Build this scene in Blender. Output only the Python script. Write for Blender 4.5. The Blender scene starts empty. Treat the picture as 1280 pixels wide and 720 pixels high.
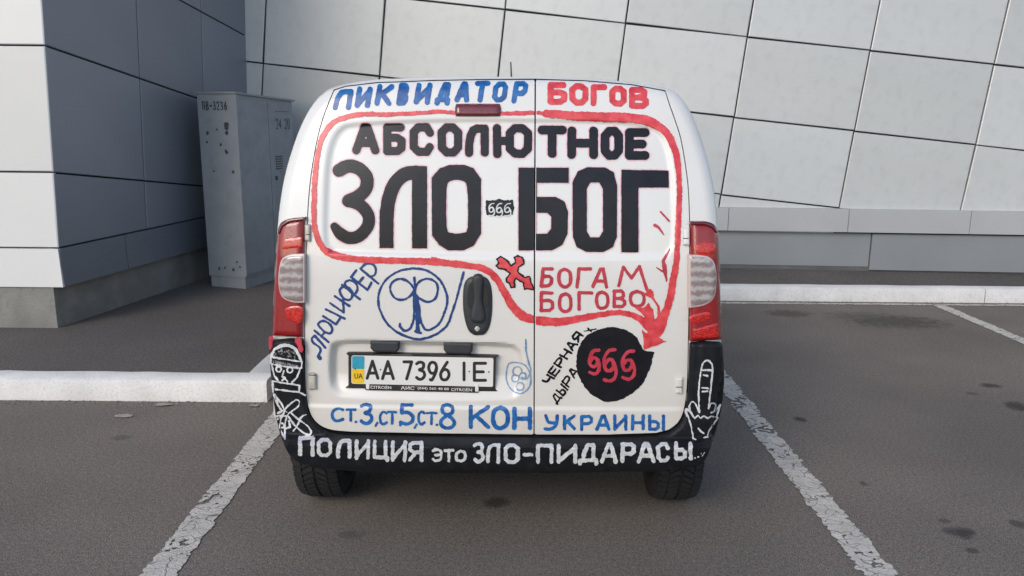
import bpy, math, random
import numpy as np
from mathutils import Matrix, Vector
random.seed(7); rng = np.random.RandomState(11)
SC = bpy.context.scene; COL = SC.collection
R_ = math.radians

# ------------------------------------------------------------------ camera
F_PX, CAM_H, PITCH, ROLL = 1000.0, 1.62, R_(11.86), R_(0.5)
_cp, _sp, _cr, _sr = math.cos(PITCH), math.sin(PITCH), math.cos(ROLL), math.sin(ROLL)
Fv = np.array([0, _cp, -_sp]); U0 = np.array([0, _sp, _cp]); X0 = np.array([1.0, 0, 0])
Rv = _cr * X0 + _sr * U0; Uv = -_sr * X0 + _cr * U0
cd = bpy.data.cameras.new('camera'); cam = bpy.data.objects.new('camera', cd); COL.objects.link(cam)
m = Matrix.Identity(4)
for i in range(3):
    m[i][0] = Rv[i]; m[i][1] = Uv[i]; m[i][2] = -Fv[i]
m[2][3] = CAM_H
cam.matrix_world = m
cd.sensor_width = 36; cd.lens = 36 * F_PX / 1280; cd.clip_end = 2000; cd.clip_start = 0.05
SC.camera = cam
# ------------------------------------------------------------------ sky, sun, exposure
SUN_EL, SUN_AZ = 32, 212          # azimuth clockwise from +Y (north); sun behind and to the left
w = bpy.data.worlds.new('World'); SC.world = w; w.use_nodes = True
nt = w.node_tree; bg = nt.nodes['Background']
sky = nt.nodes.new('ShaderNodeTexSky'); sky.sky_type = 'NISHITA'; sky.sun_disc = False
sky.sun_elevation = R_(SUN_EL); sky.sun_rotation = R_(SUN_AZ)
sky.air_density = 1.0; sky.dust_density = 1.0; sky.ozone_density = 1.0
nt.links.new(sky.outputs[0], bg.inputs[0]); bg.inputs[1].default_value = 0.15
sd_ = bpy.data.lights.new('sun', 'SUN'); sd_.energy = 1.05; sd_.angle = R_(24); sd_.color = (1.0, 0.93, 0.85)
sun = bpy.data.objects.new('sun', sd_); COL.objects.link(sun)
az, el = R_(SUN_AZ), R_(SUN_EL)
sdir = Vector((math.sin(az) * math.cos(el), math.cos(az) * math.cos(el), math.sin(el)))
sun.rotation_euler = sdir.to_track_quat('Z', 'Y').to_euler()
SC.view_settings.view_transform = 'Standard'; SC.view_settings.look = 'None'
SC.view_settings.exposure = 0.55; SC.view_settings.gamma = 1

# ------------------------------------------------------------------ helpers
def tag(o, label=None, cat=None, group=None, kind=None):
    if label: o['label'] = label
    if cat: o['category'] = cat
    if group: o['group'] = group
    if kind: o['kind'] = kind
    return o
def empty(name, loc=(0, 0, 0), rz=0):
    o = bpy.data.objects.new(name, None); o.empty_display_size = .1; COL.objects.link(o)
    o.location = loc; o.rotation_euler = (0, 0, rz); return o
def mk(name, V, Fc, mat, parent=None, smooth=False, sharp=35):
    me = bpy.data.meshes.new(name)
    me.from_pydata([tuple(map(float, v)) for v in V], [], [tuple(int(i) for i in f) for f in Fc])
    me.update()
    if mat: me.materials.append(mat)
    if smooth:
        me.shade_smooth()
        if sharp: me.set_sharp_from_angle(angle=R_(sharp))
    o = bpy.data.objects.new(name, me); COL.objects.link(o)
    if parent: o.parent = parent
    return o
def rays(P):
    P = np.asarray(P, float).reshape(-1, 2)
    x = (P[:, 0] - 640) / F_PX; y = -(P[:, 1] - 360) / F_PX
    return x[:, None] * Rv + y[:, None] * Uv + Fv
CAM = np.array([0, 0, CAM_H])
def on_plane(P, p0, n):
    d = rays(P); n = np.asarray(n, float); t = ((np.asarray(p0) - CAM) @ n) / (d @ n)
    return CAM + t[:, None] * d
def on_z(P, z=0.0): return on_plane(P, (0, 0, z), (0, 0, 1))

def nd(nt, t, **k):
    n = nt.nodes.new(t)
    for a, b in k.items(): setattr(n, a, b)
    return n
def mat(name, col, rough=.5, metal=0, var=.0, vscale=6, col2=None, bump=0, bscale=60, coat=0, spec=.5, speck=None, detail=6, alpha=None):
    m = bpy.data.materials.new(name); m.use_nodes = True; nt = m.node_tree; b = nt.nodes['Principled BSDF']
    b.inputs['Roughness'].default_value = rough; b.inputs['Metallic'].default_value = metal
    b.inputs['Specular IOR Level'].default_value = spec
    if coat: b.inputs['Coat Weight'].default_value = coat; b.inputs['Coat Roughness'].default_value = .08
    tc = nd(nt, 'ShaderNodeTexCoord'); out = None
    col = tuple(col) + (1,)
    if var or col2:
        n = nd(nt, 'ShaderNodeTexNoise'); n.inputs['Scale'].default_value = vscale; n.inputs['Detail'].default_value = detail
        nt.links.new(tc.outputs['Object'], n.inputs['Vector'])
        r = nd(nt, 'ShaderNodeValToRGB'); r.color_ramp.elements[0].position = .32; r.color_ramp.elements[1].position = .68
        c2 = (tuple(col2) + (1,)) if col2 else tuple(c * (1 - var) for c in col[:3]) + (1,)
        r.color_ramp.elements[0].color = c2; r.color_ramp.elements[1].color = col
        nt.links.new(n.outputs[0], r.inputs[0]); out = r.outputs[0]
    if speck:                                   # (scale, amount, colour)
        n2 = nd(nt, 'ShaderNodeTexNoise'); n2.inputs['Scale'].default_value = speck[0]; n2.inputs['Detail'].default_value = 2
        nt.links.new(tc.outputs['Object'], n2.inputs['Vector'])
        r2 = nd(nt, 'ShaderNodeValToRGB'); r2.color_ramp.elements[0].position = .5; r2.color_ramp.elements[1].position = .72
        r2.color_ramp.elements[0].color = (0, 0, 0, 1); r2.color_ramp.elements[1].color = (speck[1],) * 3 + (1,)
        nt.links.new(n2.outputs[0], r2.inputs[0])
        mx = nd(nt, 'ShaderNodeMix', data_type='RGBA'); nt.links.new(r2.outputs[0], mx.inputs[0])
        if out: nt.links.new(out, mx.inputs[6])
        else: mx.inputs[6].default_value = col
        mx.inputs[7].default_value = tuple(speck[2]) + (1,); out = mx.outputs[2]
    if out: nt.links.new(out, b.inputs['Base Color'])
    else: b.inputs['Base Color'].default_value = col
    if bump:
        nb = nd(nt, 'ShaderNodeTexNoise'); nb.inputs['Scale'].default_value = bscale; nb.inputs['Detail'].default_value = 4
        nt.links.new(tc.outputs['Object'], nb.inputs['Vector'])
        bp = nd(nt, 'ShaderNodeBump'); bp.inputs['Strength'].default_value = bump; bp.inputs['Distance'].default_value = .01
        nt.links.new(nb.outputs[0], bp.inputs['Height']); nt.links.new(bp.outputs[0], b.inputs['Normal'])
    return m

# value-noise on numpy arrays
_lat = rng.rand(256, 256)
def vnoise(x, y, s=1.0):
    x = np.asarray(x) / s; y = np.asarray(y) / s
    xi = np.floor(x).astype(int); yi = np.floor(y).astype(int); fx = x - xi; fy = y - yi
    fx = fx * fx * (3 - 2 * fx); fy = fy * fy * (3 - 2 * fy)
    g = lambda a, b: _lat[a & 255, b & 255]
    return (g(xi, yi) * (1 - fx) + g(xi + 1, yi) * fx) * (1 - fy) + (g(xi, yi + 1) * (1 - fx) + g(xi + 1, yi + 1) * fx) * fy - .5
def sd_poly(P, X, Y):
    P = np.asarray(P, float); d = np.full(X.shape, 1e18); ins = np.zeros(X.shape, bool); n = len(P)
    for i in range(n):
        ax, ay = P[i]; bx, by = P[(i + 1) % n]; ex, ey = bx - ax, by - ay
        wx = X - ax; wy = Y - ay; t = np.clip((wx * ex + wy * ey) / (ex * ex + ey * ey + 1e-12), 0, 1)
        d = np.minimum(d, (wx - t * ex) ** 2 + (wy - t * ey) ** 2)
        if ay != by:
            c = ((ay > Y) != (by > Y)) & (X < (bx - ax) * (Y - ay) / (by - ay) + ax); ins ^= c
    d = np.sqrt(d); return np.where(ins, -d, d)
def smooth_path(P, closed=False, k=6):
    P = [np.array(p, float) for p in P]; n = len(P); out = []
    rngi = range(n) if closed else range(n - 1)
    for i in rngi:
        if closed: a, b, c, d = P[i - 1], P[i], P[(i + 1) % n], P[(i + 2) % n]
        else: a, b, c, d = P[max(i - 1, 0)], P[i], P[i + 1], P[min(i + 2, n - 1)]
        for j in range(k):
            t = j / k
            out.append(.5 * ((2 * b) + (-a + c) * t + (2 * a - 5 * b + 4 * c - d) * t * t + (-a + 3 * b - 3 * c + d) * t ** 3))
    out.append(P[0] if closed else P[-1]); return out
class Field:                                    # signed distance field on a regular grid
    def __init__(s, x0, y0, x1, y1, cell):
        s.x0, s.y0, s.c = x0, y0, cell
        s.nx = int(math.ceil((x1 - x0) / cell)) + 1; s.ny = int(math.ceil((y1 - y0) / cell)) + 1
        s.X, s.Y = np.meshgrid(x0 + np.arange(s.nx) * cell, y0 + np.arange(s.ny) * cell)
        s.D = np.full(s.X.shape, 1e3)
    def win(s, x0, y0, x1, y1):
        a = max(int((x0 - s.x0) / s.c) - 1, 0); b = min(int((x1 - s.x0) / s.c) + 3, s.nx)
        c = max(int((y0 - s.y0) / s.c) - 1, 0); d = min(int((y1 - s.y0) / s.c) + 3, s.ny)
        return slice(c, max(d, c)), slice(a, max(b, a))
    def stroke(s, P, W):                        # W full width, number or list
        n = len(P); Ws = [W] * n if not hasattr(W, '__len__') else W
        for i in range(n - 1):
            (ax, ay), (bx, by) = P[i][:2], P[i + 1][:2]; ra, rb = Ws[i] / 2, Ws[i + 1] / 2; q = max(ra, rb) + 4 * s.c
            w_ = s.win(min(ax, bx) - q, min(ay, by) - q, max(ax, bx) + q, max(ay, by) + q)
            X, Y = s.X[w_], s.Y[w_]; ex, ey = bx - ax, by - ay
            t = np.clip(((X - ax) * ex + (Y - ay) * ey) / (ex * ex + ey * ey + 1e-9), 0, 1)
            d = np.hypot(X - ax - t * ex, Y - ay - t * ey) - (ra + (rb - ra) * t)
            s.D[w_] = np.minimum(s.D[w_], d)
    def poly(s, P, grow=0):
        P = np.asarray(P, float); q = grow + 5 * s.c
        w_ = s.win(P[:, 0].min() - q, P[:, 1].min() - q, P[:, 0].max() + q, P[:, 1].max() + q)
        s.D[w_] = np.minimum(s.D[w_], sd_poly(P, s.X[w_], s.Y[w_]) - grow)
def march(fd):
    """marching squares -> 2-D verts, faces, boundary segments, value at verts"""
    D = np.where(np.abs(fd.D) < 1e-5, -1e-5, fd.D); ny, nx = D.shape; I = D < 0
    c = I[:-1, :-1].astype(int) + I[:-1, 1:] + I[1:, :-1] + I[1:, 1:]
    vid = {}; V = []; S = []; Fc = []; seg = []
    full = np.argwhere(c == 4); ids = -np.ones(D.shape, int)
    need = np.zeros(D.shape, bool)
    for a, b in ((0, 0), (0, 1), (1, 0), (1, 1)):
        if len(full): need[full[:, 0] + a, full[:, 1] + b] = True
    part = np.argwhere((c > 0) & (c < 4))
    for a, b in ((0, 0), (0, 1), (1, 0), (1, 1)):
        if len(part):
            r = part[:, 0] + a; q = part[:, 1] + b; k = I[r, q]; need[r[k], q[k]] = True
    w_ = np.argwhere(need); ids[w_[:, 0], w_[:, 1]] = np.arange(len(w_))
    V = [(fd.x0 + j * fd.c, fd.y0 + i * fd.c) for i, j in w_]; S = list(D[need])
    if len(full):
        i, j = full[:, 0], full[:, 1]
        Fc = np.stack([ids[i, j], ids[i + 1, j], ids[i + 1, j + 1], ids[i, j + 1]], 1).tolist()
    def cross(a, b):
        key = (a, b) if a < b else (b, a)
        if key in vid: return vid[key]
        da, db = D[key[0]], D[key[1]]; t = da / (da - db); t = min(max(t, .03), .97)
        y = key[0][0] + (key[1][0] - key[0][0]) * t; x = key[0][1] + (key[1][1] - key[0][1]) * t
        V.append((fd.x0 + x * fd.c, fd.y0 + y * fd.c)); S.append(0.0); vid[key] = len(V) - 1; return vid[key]
    for i, j in part.tolist():
        cs = [(i, j), (i + 1, j), (i + 1, j + 1), (i, j + 1)]; pl = []; kinds = []
        for k in range(4):
            a, b = cs[k], cs[(k + 1) % 4]
            if I[a]: pl.append(int(ids[a])); kinds.append(0)
            if I[a] != I[b]: pl.append(cross(a, b)); kinds.append(1 if I[a] else 2)
        if len(pl) < 3: continue
        Fc.append(pl)
        for k in range(len(pl)):
            k2 = (k + 1) % len(pl)
            if kinds[k] == 1 and kinds[k2] == 2: seg.append((pl[k], pl[k2]))
    return np.array(V), Fc, seg, np.array(S)

# ------------------------------------------------------------------ the setting: ground, pavement, markings
def asphalt(name, base, patch, stains=()):
    m = bpy.data.materials.new(name); m.use_nodes = True; nt = m.node_tree; b = nt.nodes['Principled BSDF']
    b.inputs['Roughness'].default_value = .85; b.inputs['Specular IOR Level'].default_value = .35
    tc = nd(nt, 'ShaderNodeTexCoord'); L = nt.links
    def noise(sc, det=4):
        n = nd(nt, 'ShaderNodeTexNoise'); n.inputs['Scale'].default_value = sc; n.inputs['Detail'].default_value = det
        L.new(tc.outputs['Object'], n.inputs['Vector']); return n.outputs[0]
    def ramp(src, p0, c0, p1, c1):
        r = nd(nt, 'ShaderNodeValToRGB'); r.color_ramp.elements[0].position = p0; r.color_ramp.elements[1].position = p1
        r.color_ramp.elements[0].color = c0 + (1,); r.color_ramp.elements[1].color = c1 + (1,); L.new(src, r.inputs[0]); return r.outputs[0]
    def mix(f, a, bb, mode='MIX'):
        x = nd(nt, 'ShaderNodeMix', data_type='RGBA'); x.blend_type = mode
        if isinstance(f, (int, float)): x.inputs[0].default_value = f
        else: L.new(f, x.inputs[0])
        L.new(a, x.inputs[6])
        if isinstance(bb, tuple): x.inputs[7].default_value = bb + (1,)
        else: L.new(bb, x.inputs[7])
        return x.outputs[2]
    c = ramp(noise(.9, 8), .35, patch, .65, base)
    g = ramp(noise(230, 3), .38, (.32, .32, .32), .64, (1.62, 1.58, 1.52))
    c = mix(1.0, c, g, 'MULTIPLY')
    g1 = ramp(noise(60, 5), .3, (.74, .74, .74), .7, (1.2, 1.2, 1.2))
    c = mix(1.0, c, g1, 'MULTIPLY')
    v = nd(nt, 'ShaderNodeTexVoronoi'); v.inputs['Scale'].default_value = 140; L.new(tc.outputs['Object'], v.inputs['Vector'])
    lt = ramp(v.outputs['Distance'], .12, (.55, .55, .55), .2, (0, 0, 0))
    lt2 = ramp(noise(70, 2), .55, (0, 0, 0), .62, (1, 1, 1))
    f = nd(nt, 'ShaderNodeMath', operation='MULTIPLY'); L.new(lt, f.inputs[0]); L.new(lt2, f.inputs[1])
    c = mix(f.outputs[0], c, (.22, .21, .195))
    if stains:
        nz = noise(14, 4); sep = nd(nt, 'ShaderNodeSeparateXYZ'); L.new(tc.outputs['Object'], sep.inputs[0])
        tot = None
        for (x, y, rx, ry, k) in stains:
            mth = []
            for o_, c0, r0 in ((0, x, rx), (1, y, ry)):
                a = nd(nt, 'ShaderNodeMath', operation='SUBTRACT'); L.new(sep.outputs[o_], a.inputs[0]); a.inputs[1].default_value = c0
                d = nd(nt, 'ShaderNodeMath', operation='DIVIDE'); L.new(a.outputs[0], d.inputs[0]); d.inputs[1].default_value = r0
                p = nd(nt, 'ShaderNodeMath', operation='MULTIPLY'); L.new(d.outputs[0], p.inputs[0]); L.new(d.outputs[0], p.inputs[1]); mth.append(p)
            s = nd(nt, 'ShaderNodeMath', operation='ADD'); L.new(mth[0].outputs[0], s.inputs[0]); L.new(mth[1].outputs[0], s.inputs[1])
            q = nd(nt, 'ShaderNodeMath', operation='MULTIPLY_ADD'); L.new(nz, q.inputs[0]); q.inputs[1].default_value = 2.6; L.new(s.outputs[0], q.inputs[2])
            mr = nd(nt, 'ShaderNodeMapRange'); L.new(q.outputs[0], mr.inputs[0]); mr.inputs[1].default_value = 2.6; mr.inputs[2].default_value = 1.5
            mr.inputs[3].default_value = 0; mr.inputs[4].default_value = k
            if tot is None: tot = mr.outputs[0]
            else:
                t = nd(nt, 'ShaderNodeMath', operation='MAXIMUM'); L.new(tot, t.inputs[0]); L.new(mr.outputs[0], t.inputs[1]); tot = t.outputs[0]
        c = mix(tot, c, (.022, .019, .017))
    L.new(c, b.inputs['Base Color'])
    bp = nd(nt, 'ShaderNodeBump'); bp.inputs['Strength'].default_value = .5; bp.inputs['Distance'].default_value = .004
    L.new(noise(240, 4), bp.inputs['Height']); L.new(bp.outputs[0], b.inputs['Normal'])
    return m
def zpt(px, py, z=0.0): return on_z([(px, py)], z)[0]
ST = []
for px, py, wx, wy, k in ((1120, 402, 60, 9, .6), (1080, 396, 45, 7, .4), (985, 392, 28, 5, .55), (1200, 665, 17, 8, .8), (1215, 688, 8, 4, .6), (1272, 508, 14, 6, .8),
                          (1238, 482, 12, 3, .8), (1000, 524, 8, 3, .8), (1078, 604, 6, 3, .6), (1272, 655, 10, 5, .6), (620, 628, 20, 7, .7), (1180, 651, 8, 3, .5),
                          (440, 668, 18, 6, .35), (150, 547, 14, 4, .4), (1215, 492, 7, 2, .5)):
    p = zpt(px, py); d = np.hypot(p[0], p[1]); zc = d
    q = zpt(px, py + wy); ST.append((p[0], p[1], wx * zc / 1000, abs(p[1] - q[1]) , k))
M_asph = asphalt('asphalt', (.195, .167, .144), (.146, .126, .109), ST)
M_walk = asphalt('pavement_asphalt', (.125, .112, .102), (.095, .086, .079))
G = 160
tag(mk('ground', [(-G, -G, 0), (G, -G, 0), (G, G, 0), (-G, G, 0)], [(0, 1, 2, 3)], M_asph), 'grey brown worn asphalt of the car park', kind='structure')
KZ = .13; KX = -1.415; KY1 = zpt(170, 501.5)[1]; KY2 = zpt(1090, 377.5)[1]
def boxv(x0, x1, y0, y1, z0, z1):
    return [(x0, y0, z0), (x1, y0, z0), (x1, y1, z0), (x0, y1, z0), (x0, y0, z1), (x1, y0, z1), (x1, y1, z1), (x0, y1, z1)]
BF = [(0, 3, 2, 1), (4, 5, 6, 7), (0, 1, 5, 4), (1, 2, 6, 5), (2, 3, 7, 6), (3, 0, 4, 7)]
def box(name, x0, x1, y0, y1, z0, z1, mt, parent=None, bev=0):
    o = mk(name, boxv(x0, x1, y0, y1, z0, z1), BF, mt, parent)
    if bev:
        b = o.modifiers.new('bevel', 'BEVEL'); b.width = bev; b.segments = 2; o.data.shade_smooth(); o.data.set_sharp_from_angle(angle=R_(40))
    return o
KW = .15
zs = KZ - .012
tag(mk('pavement', [(-30, KY1 + KW - .01, zs), (KX - KW + .01, KY1 + KW - .01, zs), (KX - KW + .01, 40, zs), (-30, 40, zs), (KX - KW + .01, KY2 + KW - .01, zs), (30, KY2 + KW - .01, zs), (30, 8.9, zs + .07), (KX - KW + .01, 8.9, zs + .07)],
       [(0, 1, 2, 3), (4, 5, 6, 7)], M_walk), 'dark asphalt pavement between kerb and building', kind='structure')
M_kerb = mat('kerb_paint', (.66, .64, .61), .8, var=.16, vscale=5, bump=.4, bscale=45, speck=(70, .22, (.2, .19, .17)))
kerb = tag(empty('kerb', (0, KY1, 0)), 'white painted concrete kerb along the parking bays', kind='structure')
def kerb_run(a, b, horizontal, fixed):
    L = b - a; n = 12; V = []; prof = [(0, -.03), (0, KZ - .02), (.02, KZ), (KW, KZ), (KW, -.03)]
    segs = max(2, int(L / .12))
    for i in range(segs + 1):
        s = a + L * i / segs
        for k, (u, z) in enumerate(prof):
            jit = .006 * vnoise(s * 9 + k * 7, fixed * 3, 1) if 0 < i < segs else 0
            V.append((s, fixed + u + jit - KY1, z + jit) if horizontal else (fixed - u - jit, s - KY1, z + jit))
    Fc = []
    for i in range(segs):
        for k in range(4):
            q = (i * 5 + k, (i + 1) * 5 + k, (i + 1) * 5 + k + 1, i * 5 + k + 1)
            Fc.append(q)
    Fc += [(0, 1, 2, 3, 4), tuple(segs * 5 + k for k in (4, 3, 2, 1, 0))]
    mk('kerb_stone', V, Fc, M_kerb, kerb, True, 50)
jx = on_plane([(1232, 366)], (0, KY2, 0), (0, 1, 0))[0][0]
x = KX
for a in (-12.0, -8.0, -5.2): pass
for a, b in ((-13, -9), (-9, -5.2), (-5.2, KX)): kerb_run(a + .003, b - .003, True, KY1)
for a, b in ((KX, 1.3), (1.3, jx), (jx, jx + 3), (jx + 3, jx + 9)): kerb_run(a + .004, b - .004, True, KY2)
kerb_run(KY1 + KW + .003, KY2 + KW, False, KX)
# parking lines with ragged edges and wear
def line_mat():
    m = mat('line_paint', (.62, .57, .50), .8, var=.22, vscale=9, speck=(150, .55, (.17, .15, .135)), bump=.4, bscale=150)
    nt = m.node_tree; b = nt.nodes['Principled BSDF']; src = b.inputs['Base Color'].links[0].from_socket
    tc = nt.nodes['Texture Coordinate']; n = nd(nt, 'ShaderNodeTexNoise'); n.inputs['Scale'].default_value = 9; nt.links.new(tc.outputs['Object'], n.inputs[0])
    ad = nd(nt, 'ShaderNodeMix', data_type='VECTOR'); ad.inputs[0].default_value = .12
    nt.links.new(tc.outputs['Object'], ad.inputs[4]); nt.links.new(n.outputs['Color'], ad.inputs[5])
    mp = nd(nt, 'ShaderNodeMapping'); mp.inputs['Scale'].default_value = (.7, 1.7, 1); nt.links.new(ad.outputs[1], mp.inputs[0])
    v = nd(nt, 'ShaderNodeTexVoronoi', feature='DISTANCE_TO_EDGE'); v.inputs['Scale'].default_value = 15; nt.links.new(mp.outputs[0], v.inputs[0])
    r = nd(nt, 'ShaderNodeValToRGB'); r.color_ramp.elements[0].position = .0; r.color_ramp.elements[1].position = .035
    nt.links.new(v.outputs['Distance'], r.inputs[0])
    mx = nd(nt, 'ShaderNodeMix', data_type='RGBA'); nt.links.new(r.outputs[0], mx.inputs[0]); mx.inputs[6].default_value = (.07, .062, .058, 1)
    nt.links.new(src, mx.inputs[7]); nt.links.new(mx.outputs[2], b.inputs['Base Color']); return m
M_line = line_mat()
def ground_line(p, q, wd, label, ragged=.012, holes=.0, z=.004, off=0):
    (x0, y0), (x1, y1) = p, q; L = math.hypot(x1 - x0, y1 - y0); ux, uy = (x1 - x0) / L, (y1 - y0) / L
    fd = Field(-.1, -wd, L + .1, wd, .008)
    fd.stroke([(0.05, 0), (L - .05, 0)], .1)
    dx = np.maximum(np.abs(fd.X - L / 2) - L / 2, np.abs(fd.Y) - wd / 2)
    dx += ragged * 1.1 * vnoise(fd.X * 1.0 + off, fd.Y + 5, .013) + ragged * 1.1 * vnoise(fd.X + off, fd.Y, .024) + ragged * .8 * vnoise(fd.X + off, fd.Y + 9, .10)
    if holes:
        h = vnoise(fd.X + off, fd.Y * 1.2, .016) * .75 + vnoise(fd.X + 3 + off, fd.Y * 1.2, .12) * .6
        dx = np.maximum(dx, (h - (.5 - holes)) * .08)
    fd.D = dx; V, Fc, sg, S = march(fd)
    W = [(x0 + ux * a - uy * b, y0 + uy * a + ux * b, z) for a, b in V]
    Fc = [f[::-1] for f in Fc]
    o = mk('parking_line', W, Fc, M_line)
    n = o.data.polygons[0].normal.z
    if n < 0: o.data.flip_normals()
    return tag(o, label, kind='structure')
pl = zpt(207, 716); pl2 = zpt(346, 536); pr = zpt(1093, 711); pr2 = zpt(911, 484)
xl = (pl[0] + pl2[0]) / 2; xr = (pr[0] + pr2[0]) / 2
ground_line((xl, -1.5), (xl - .03, KY1 - .05), .125, 'worn white parking line on the left of the van', holes=.16)
ground_line((xr, -1.5), (xr, KY2 - .12), .125, 'worn white parking line on the right of the van', ragged=.016, holes=.22, off=4.4)
pa = zpt(1280, 427); pb = zpt(1168, 379.5)
ground_line((pa[0] + (pa[0] - pb[0]) * 2, pa[1] + (pa[1] - pb[1]) * 2), (pb[0], KY2 - .1), .11, 'white parking line at the far right', holes=.12, off=9)
ground_line((-1.3, KY2 - .1), (12, KY2 - .1), .05, 'thin worn white line along the far kerb', ragged=.014, holes=.2, off=2)

# ------------------------------------------------------------------ building
M_joint = mat('joint', (.02, .021, .023), .9)
M_front = mat('cladding_white', (.60, .60, .59), .5, metal=.1, var=.06, vscale=1.3, bump=.05, bscale=3)
M_far = mat('cladding_silver', (.535, .54, .53), .42, metal=.25, var=.07, vscale=.9, bump=.07, bscale=1.6, speck=(11, .22, (.36, .37, .36)))
M_side = mat('cladding_shaded', (.25, .265, .295), .42, metal=.3, var=.08, vscale=1.1, bump=.05, bscale=2)  # side wall cladding, its shade painted in as a darker, bluer base colour
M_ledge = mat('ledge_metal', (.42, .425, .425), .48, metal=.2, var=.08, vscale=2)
M_sledge = mat('ledge_shaded', (.185, .20, .225), .45, metal=.3, var=.08, vscale=2)  # ledge on the side wall, base colour darkened to stand for shade
M_band = mat('band_metal', (.26, .275, .285), .5, metal=.25, var=.1, vscale=2)
M_conc = mat('plinth_concrete', (.24, .235, .215), .9, var=.3, vscale=5, bump=.5, bscale=60, speck=(20, .4, (.12, .12, .11)))
M_conc2 = mat('plinth_concrete_dark', (.12, .12, .118), .9, var=.3, vscale=5, bump=.5, bscale=60)
bld = tag(empty('building', (-3, 8.2, 0)), 'modern building clad in silver and white metal panels behind the van, shade coloured into its side wall', 'building')
BL = np.array([-3, 8.2, 0.0])
def quad_panel(name, Q, n, mt, th=.03, parent=bld, tilt=0, cache=None):
    """Q: four points (bl, br, tr, tl); n: outward normal; builds a tray panel with folded edge"""
    Q = [np.array(q, float) for q in Q]; n = np.array(n, float); n /= np.linalg.norm(n); c = sum(Q) / 4
    e = .009
    F1 = [q + n * 0 for q in Q]; inn = [q + (c - q) / np.linalg.norm(c - q) * e for q in F1]
    V = [q - n * th for q in Q] + [q - n * .004 for q in F1] + inn
    V = [v - c for v in V]
    Fc = [(0, 1, 5, 4), (1, 2, 6, 5), (2, 3, 7, 6), (3, 0, 4, 7), (4, 5, 9, 8), (5, 6, 10, 9), (6, 7, 11, 10), (7, 4, 8, 11), (8, 9, 10, 11)]
    if cache is not None and cache:
        o = bpy.data.objects.new(name, cache[0]); COL.objects.link(o); o.parent = parent
    else:
        o = mk(name, V, Fc, mt, parent)
        if cache is not None: cache.append(o.data)
    o.location = tuple(c - BL)
    if tilt: o.rotation_euler = tuple((random.random() - .5) * tilt for _ in range(3))
    return o
for m_ in (M_far, M_front, M_side):
    nt = m_.node_tree; b_ = nt.nodes['Principled BSDF']; src = b_.inputs['Base Color'].links[0].from_socket
    oi = nd(nt, 'ShaderNodeObjectInfo'); mr = nd(nt, 'ShaderNodeMapRange'); nt.links.new(oi.outputs['Random'], mr.inputs[0]); mr.inputs[3].default_value = .92; mr.inputs[4].default_value = 1.06
    hs = nd(nt, 'ShaderNodeHueSaturation'); nt.links.new(mr.outputs[0], hs.inputs['Value']); nt.links.new(src, hs.inputs['Color']); nt.links.new(hs.outputs[0], b_.inputs['Base Color'])
# far wall: plane y = 8.2 - .05 x, grid rotated in plane
WK = 1.0
def wp(x, z, off=0): return np.array([x, 8.2 * WK - .05 * x - off, z])
org = np.array([-.091 * WK, 1.62 + 1.054 * WK]); u = np.array([1.176, -.123]) * WK; v = np.array([-.079, -.763]) * WK; nw = (-.05, -1, 0)
g = .0075; cache = []; zt_a = on_plane([(1060, 261.5)], wp(0, 0, .06), nw)[0][2]
for i in range(-4, 8):
    for j in range(-6, 4):
        a = org + u * i + v * j
        pts = [a + v, a + u + v, a + u, a]           # bl br tr tl
        c = sum(pts) / 4
        if max(p[1] for p in pts) < zt_a + .03 or c[0] < -3.6 or c[0] > 8.2 or c[1] > 6: continue
        pp = [p + (c - p) * np.array([g / .6, g / .39]) for p in pts]
        quad_panel('panel', [wp(p[0], p[1]) for p in pp], nw, M_far, tilt=.014, cache=cache)
def wall_box(name, x0, x1, z0, z1, off0, off1, mt, parent=bld):
    P = [wp(x0, z0, off1), wp(x1, z0, off1), wp(x1, z0, off0), wp(x0, z0, off0), wp(x0, z1, off1), wp(x1, z1, off1), wp(x1, z1, off0), wp(x0, z1, off0)]
    return mk(name, [p - BL for p in P], BF, mt, parent)
wall_box('wall', -3.6, 9, .1, 6.2, -.4, -.022, M_joint)
def fx(px, py, off=.06): return on_plane([(px, py)], wp(0, 0, off), nw)[0]
zt = fx(1060, 261.5)[2]; zb_ = fx(1060, 290)[2]; zc_ = fx(1180, 331, .0)[2]; zc2 = fx(1000, 327, .0)[2]
seams = [-3.2, fx(700, 275)[0], fx(910, 275)[0], fx(1060, 275)[0], fx(1211, 275)[0]]
sp = seams[3] - seams[2]; seams = [seams[2] + sp * k for k in range(-4, 6)]
for a, b in zip(seams[:-1], seams[1:]):
    wall_box('ledge_panel', a + .003, b - .003, zb_, zt, -.02, .075, M_ledge)
xs = fx(1087, 310, .0)[0]
for a, b, zz in ((xs - 5, xs - 2.4, zc2), (xs - 2.4, xs, zc2), (xs, xs + 2.5, zc_ + .0), (xs + 2.5, xs + 5, zc_)):
    wall_box('base_panel', a + .004, b - .004, (zs + .075 if b <= xs + .01 else zs + .045), zb_ - .02, -.02, .012 if b <= xs + .01 else .03, M_band)
wall_box('plinth', -3.2, 9, .05, .30, -.3, .006, M_conc2)
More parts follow.
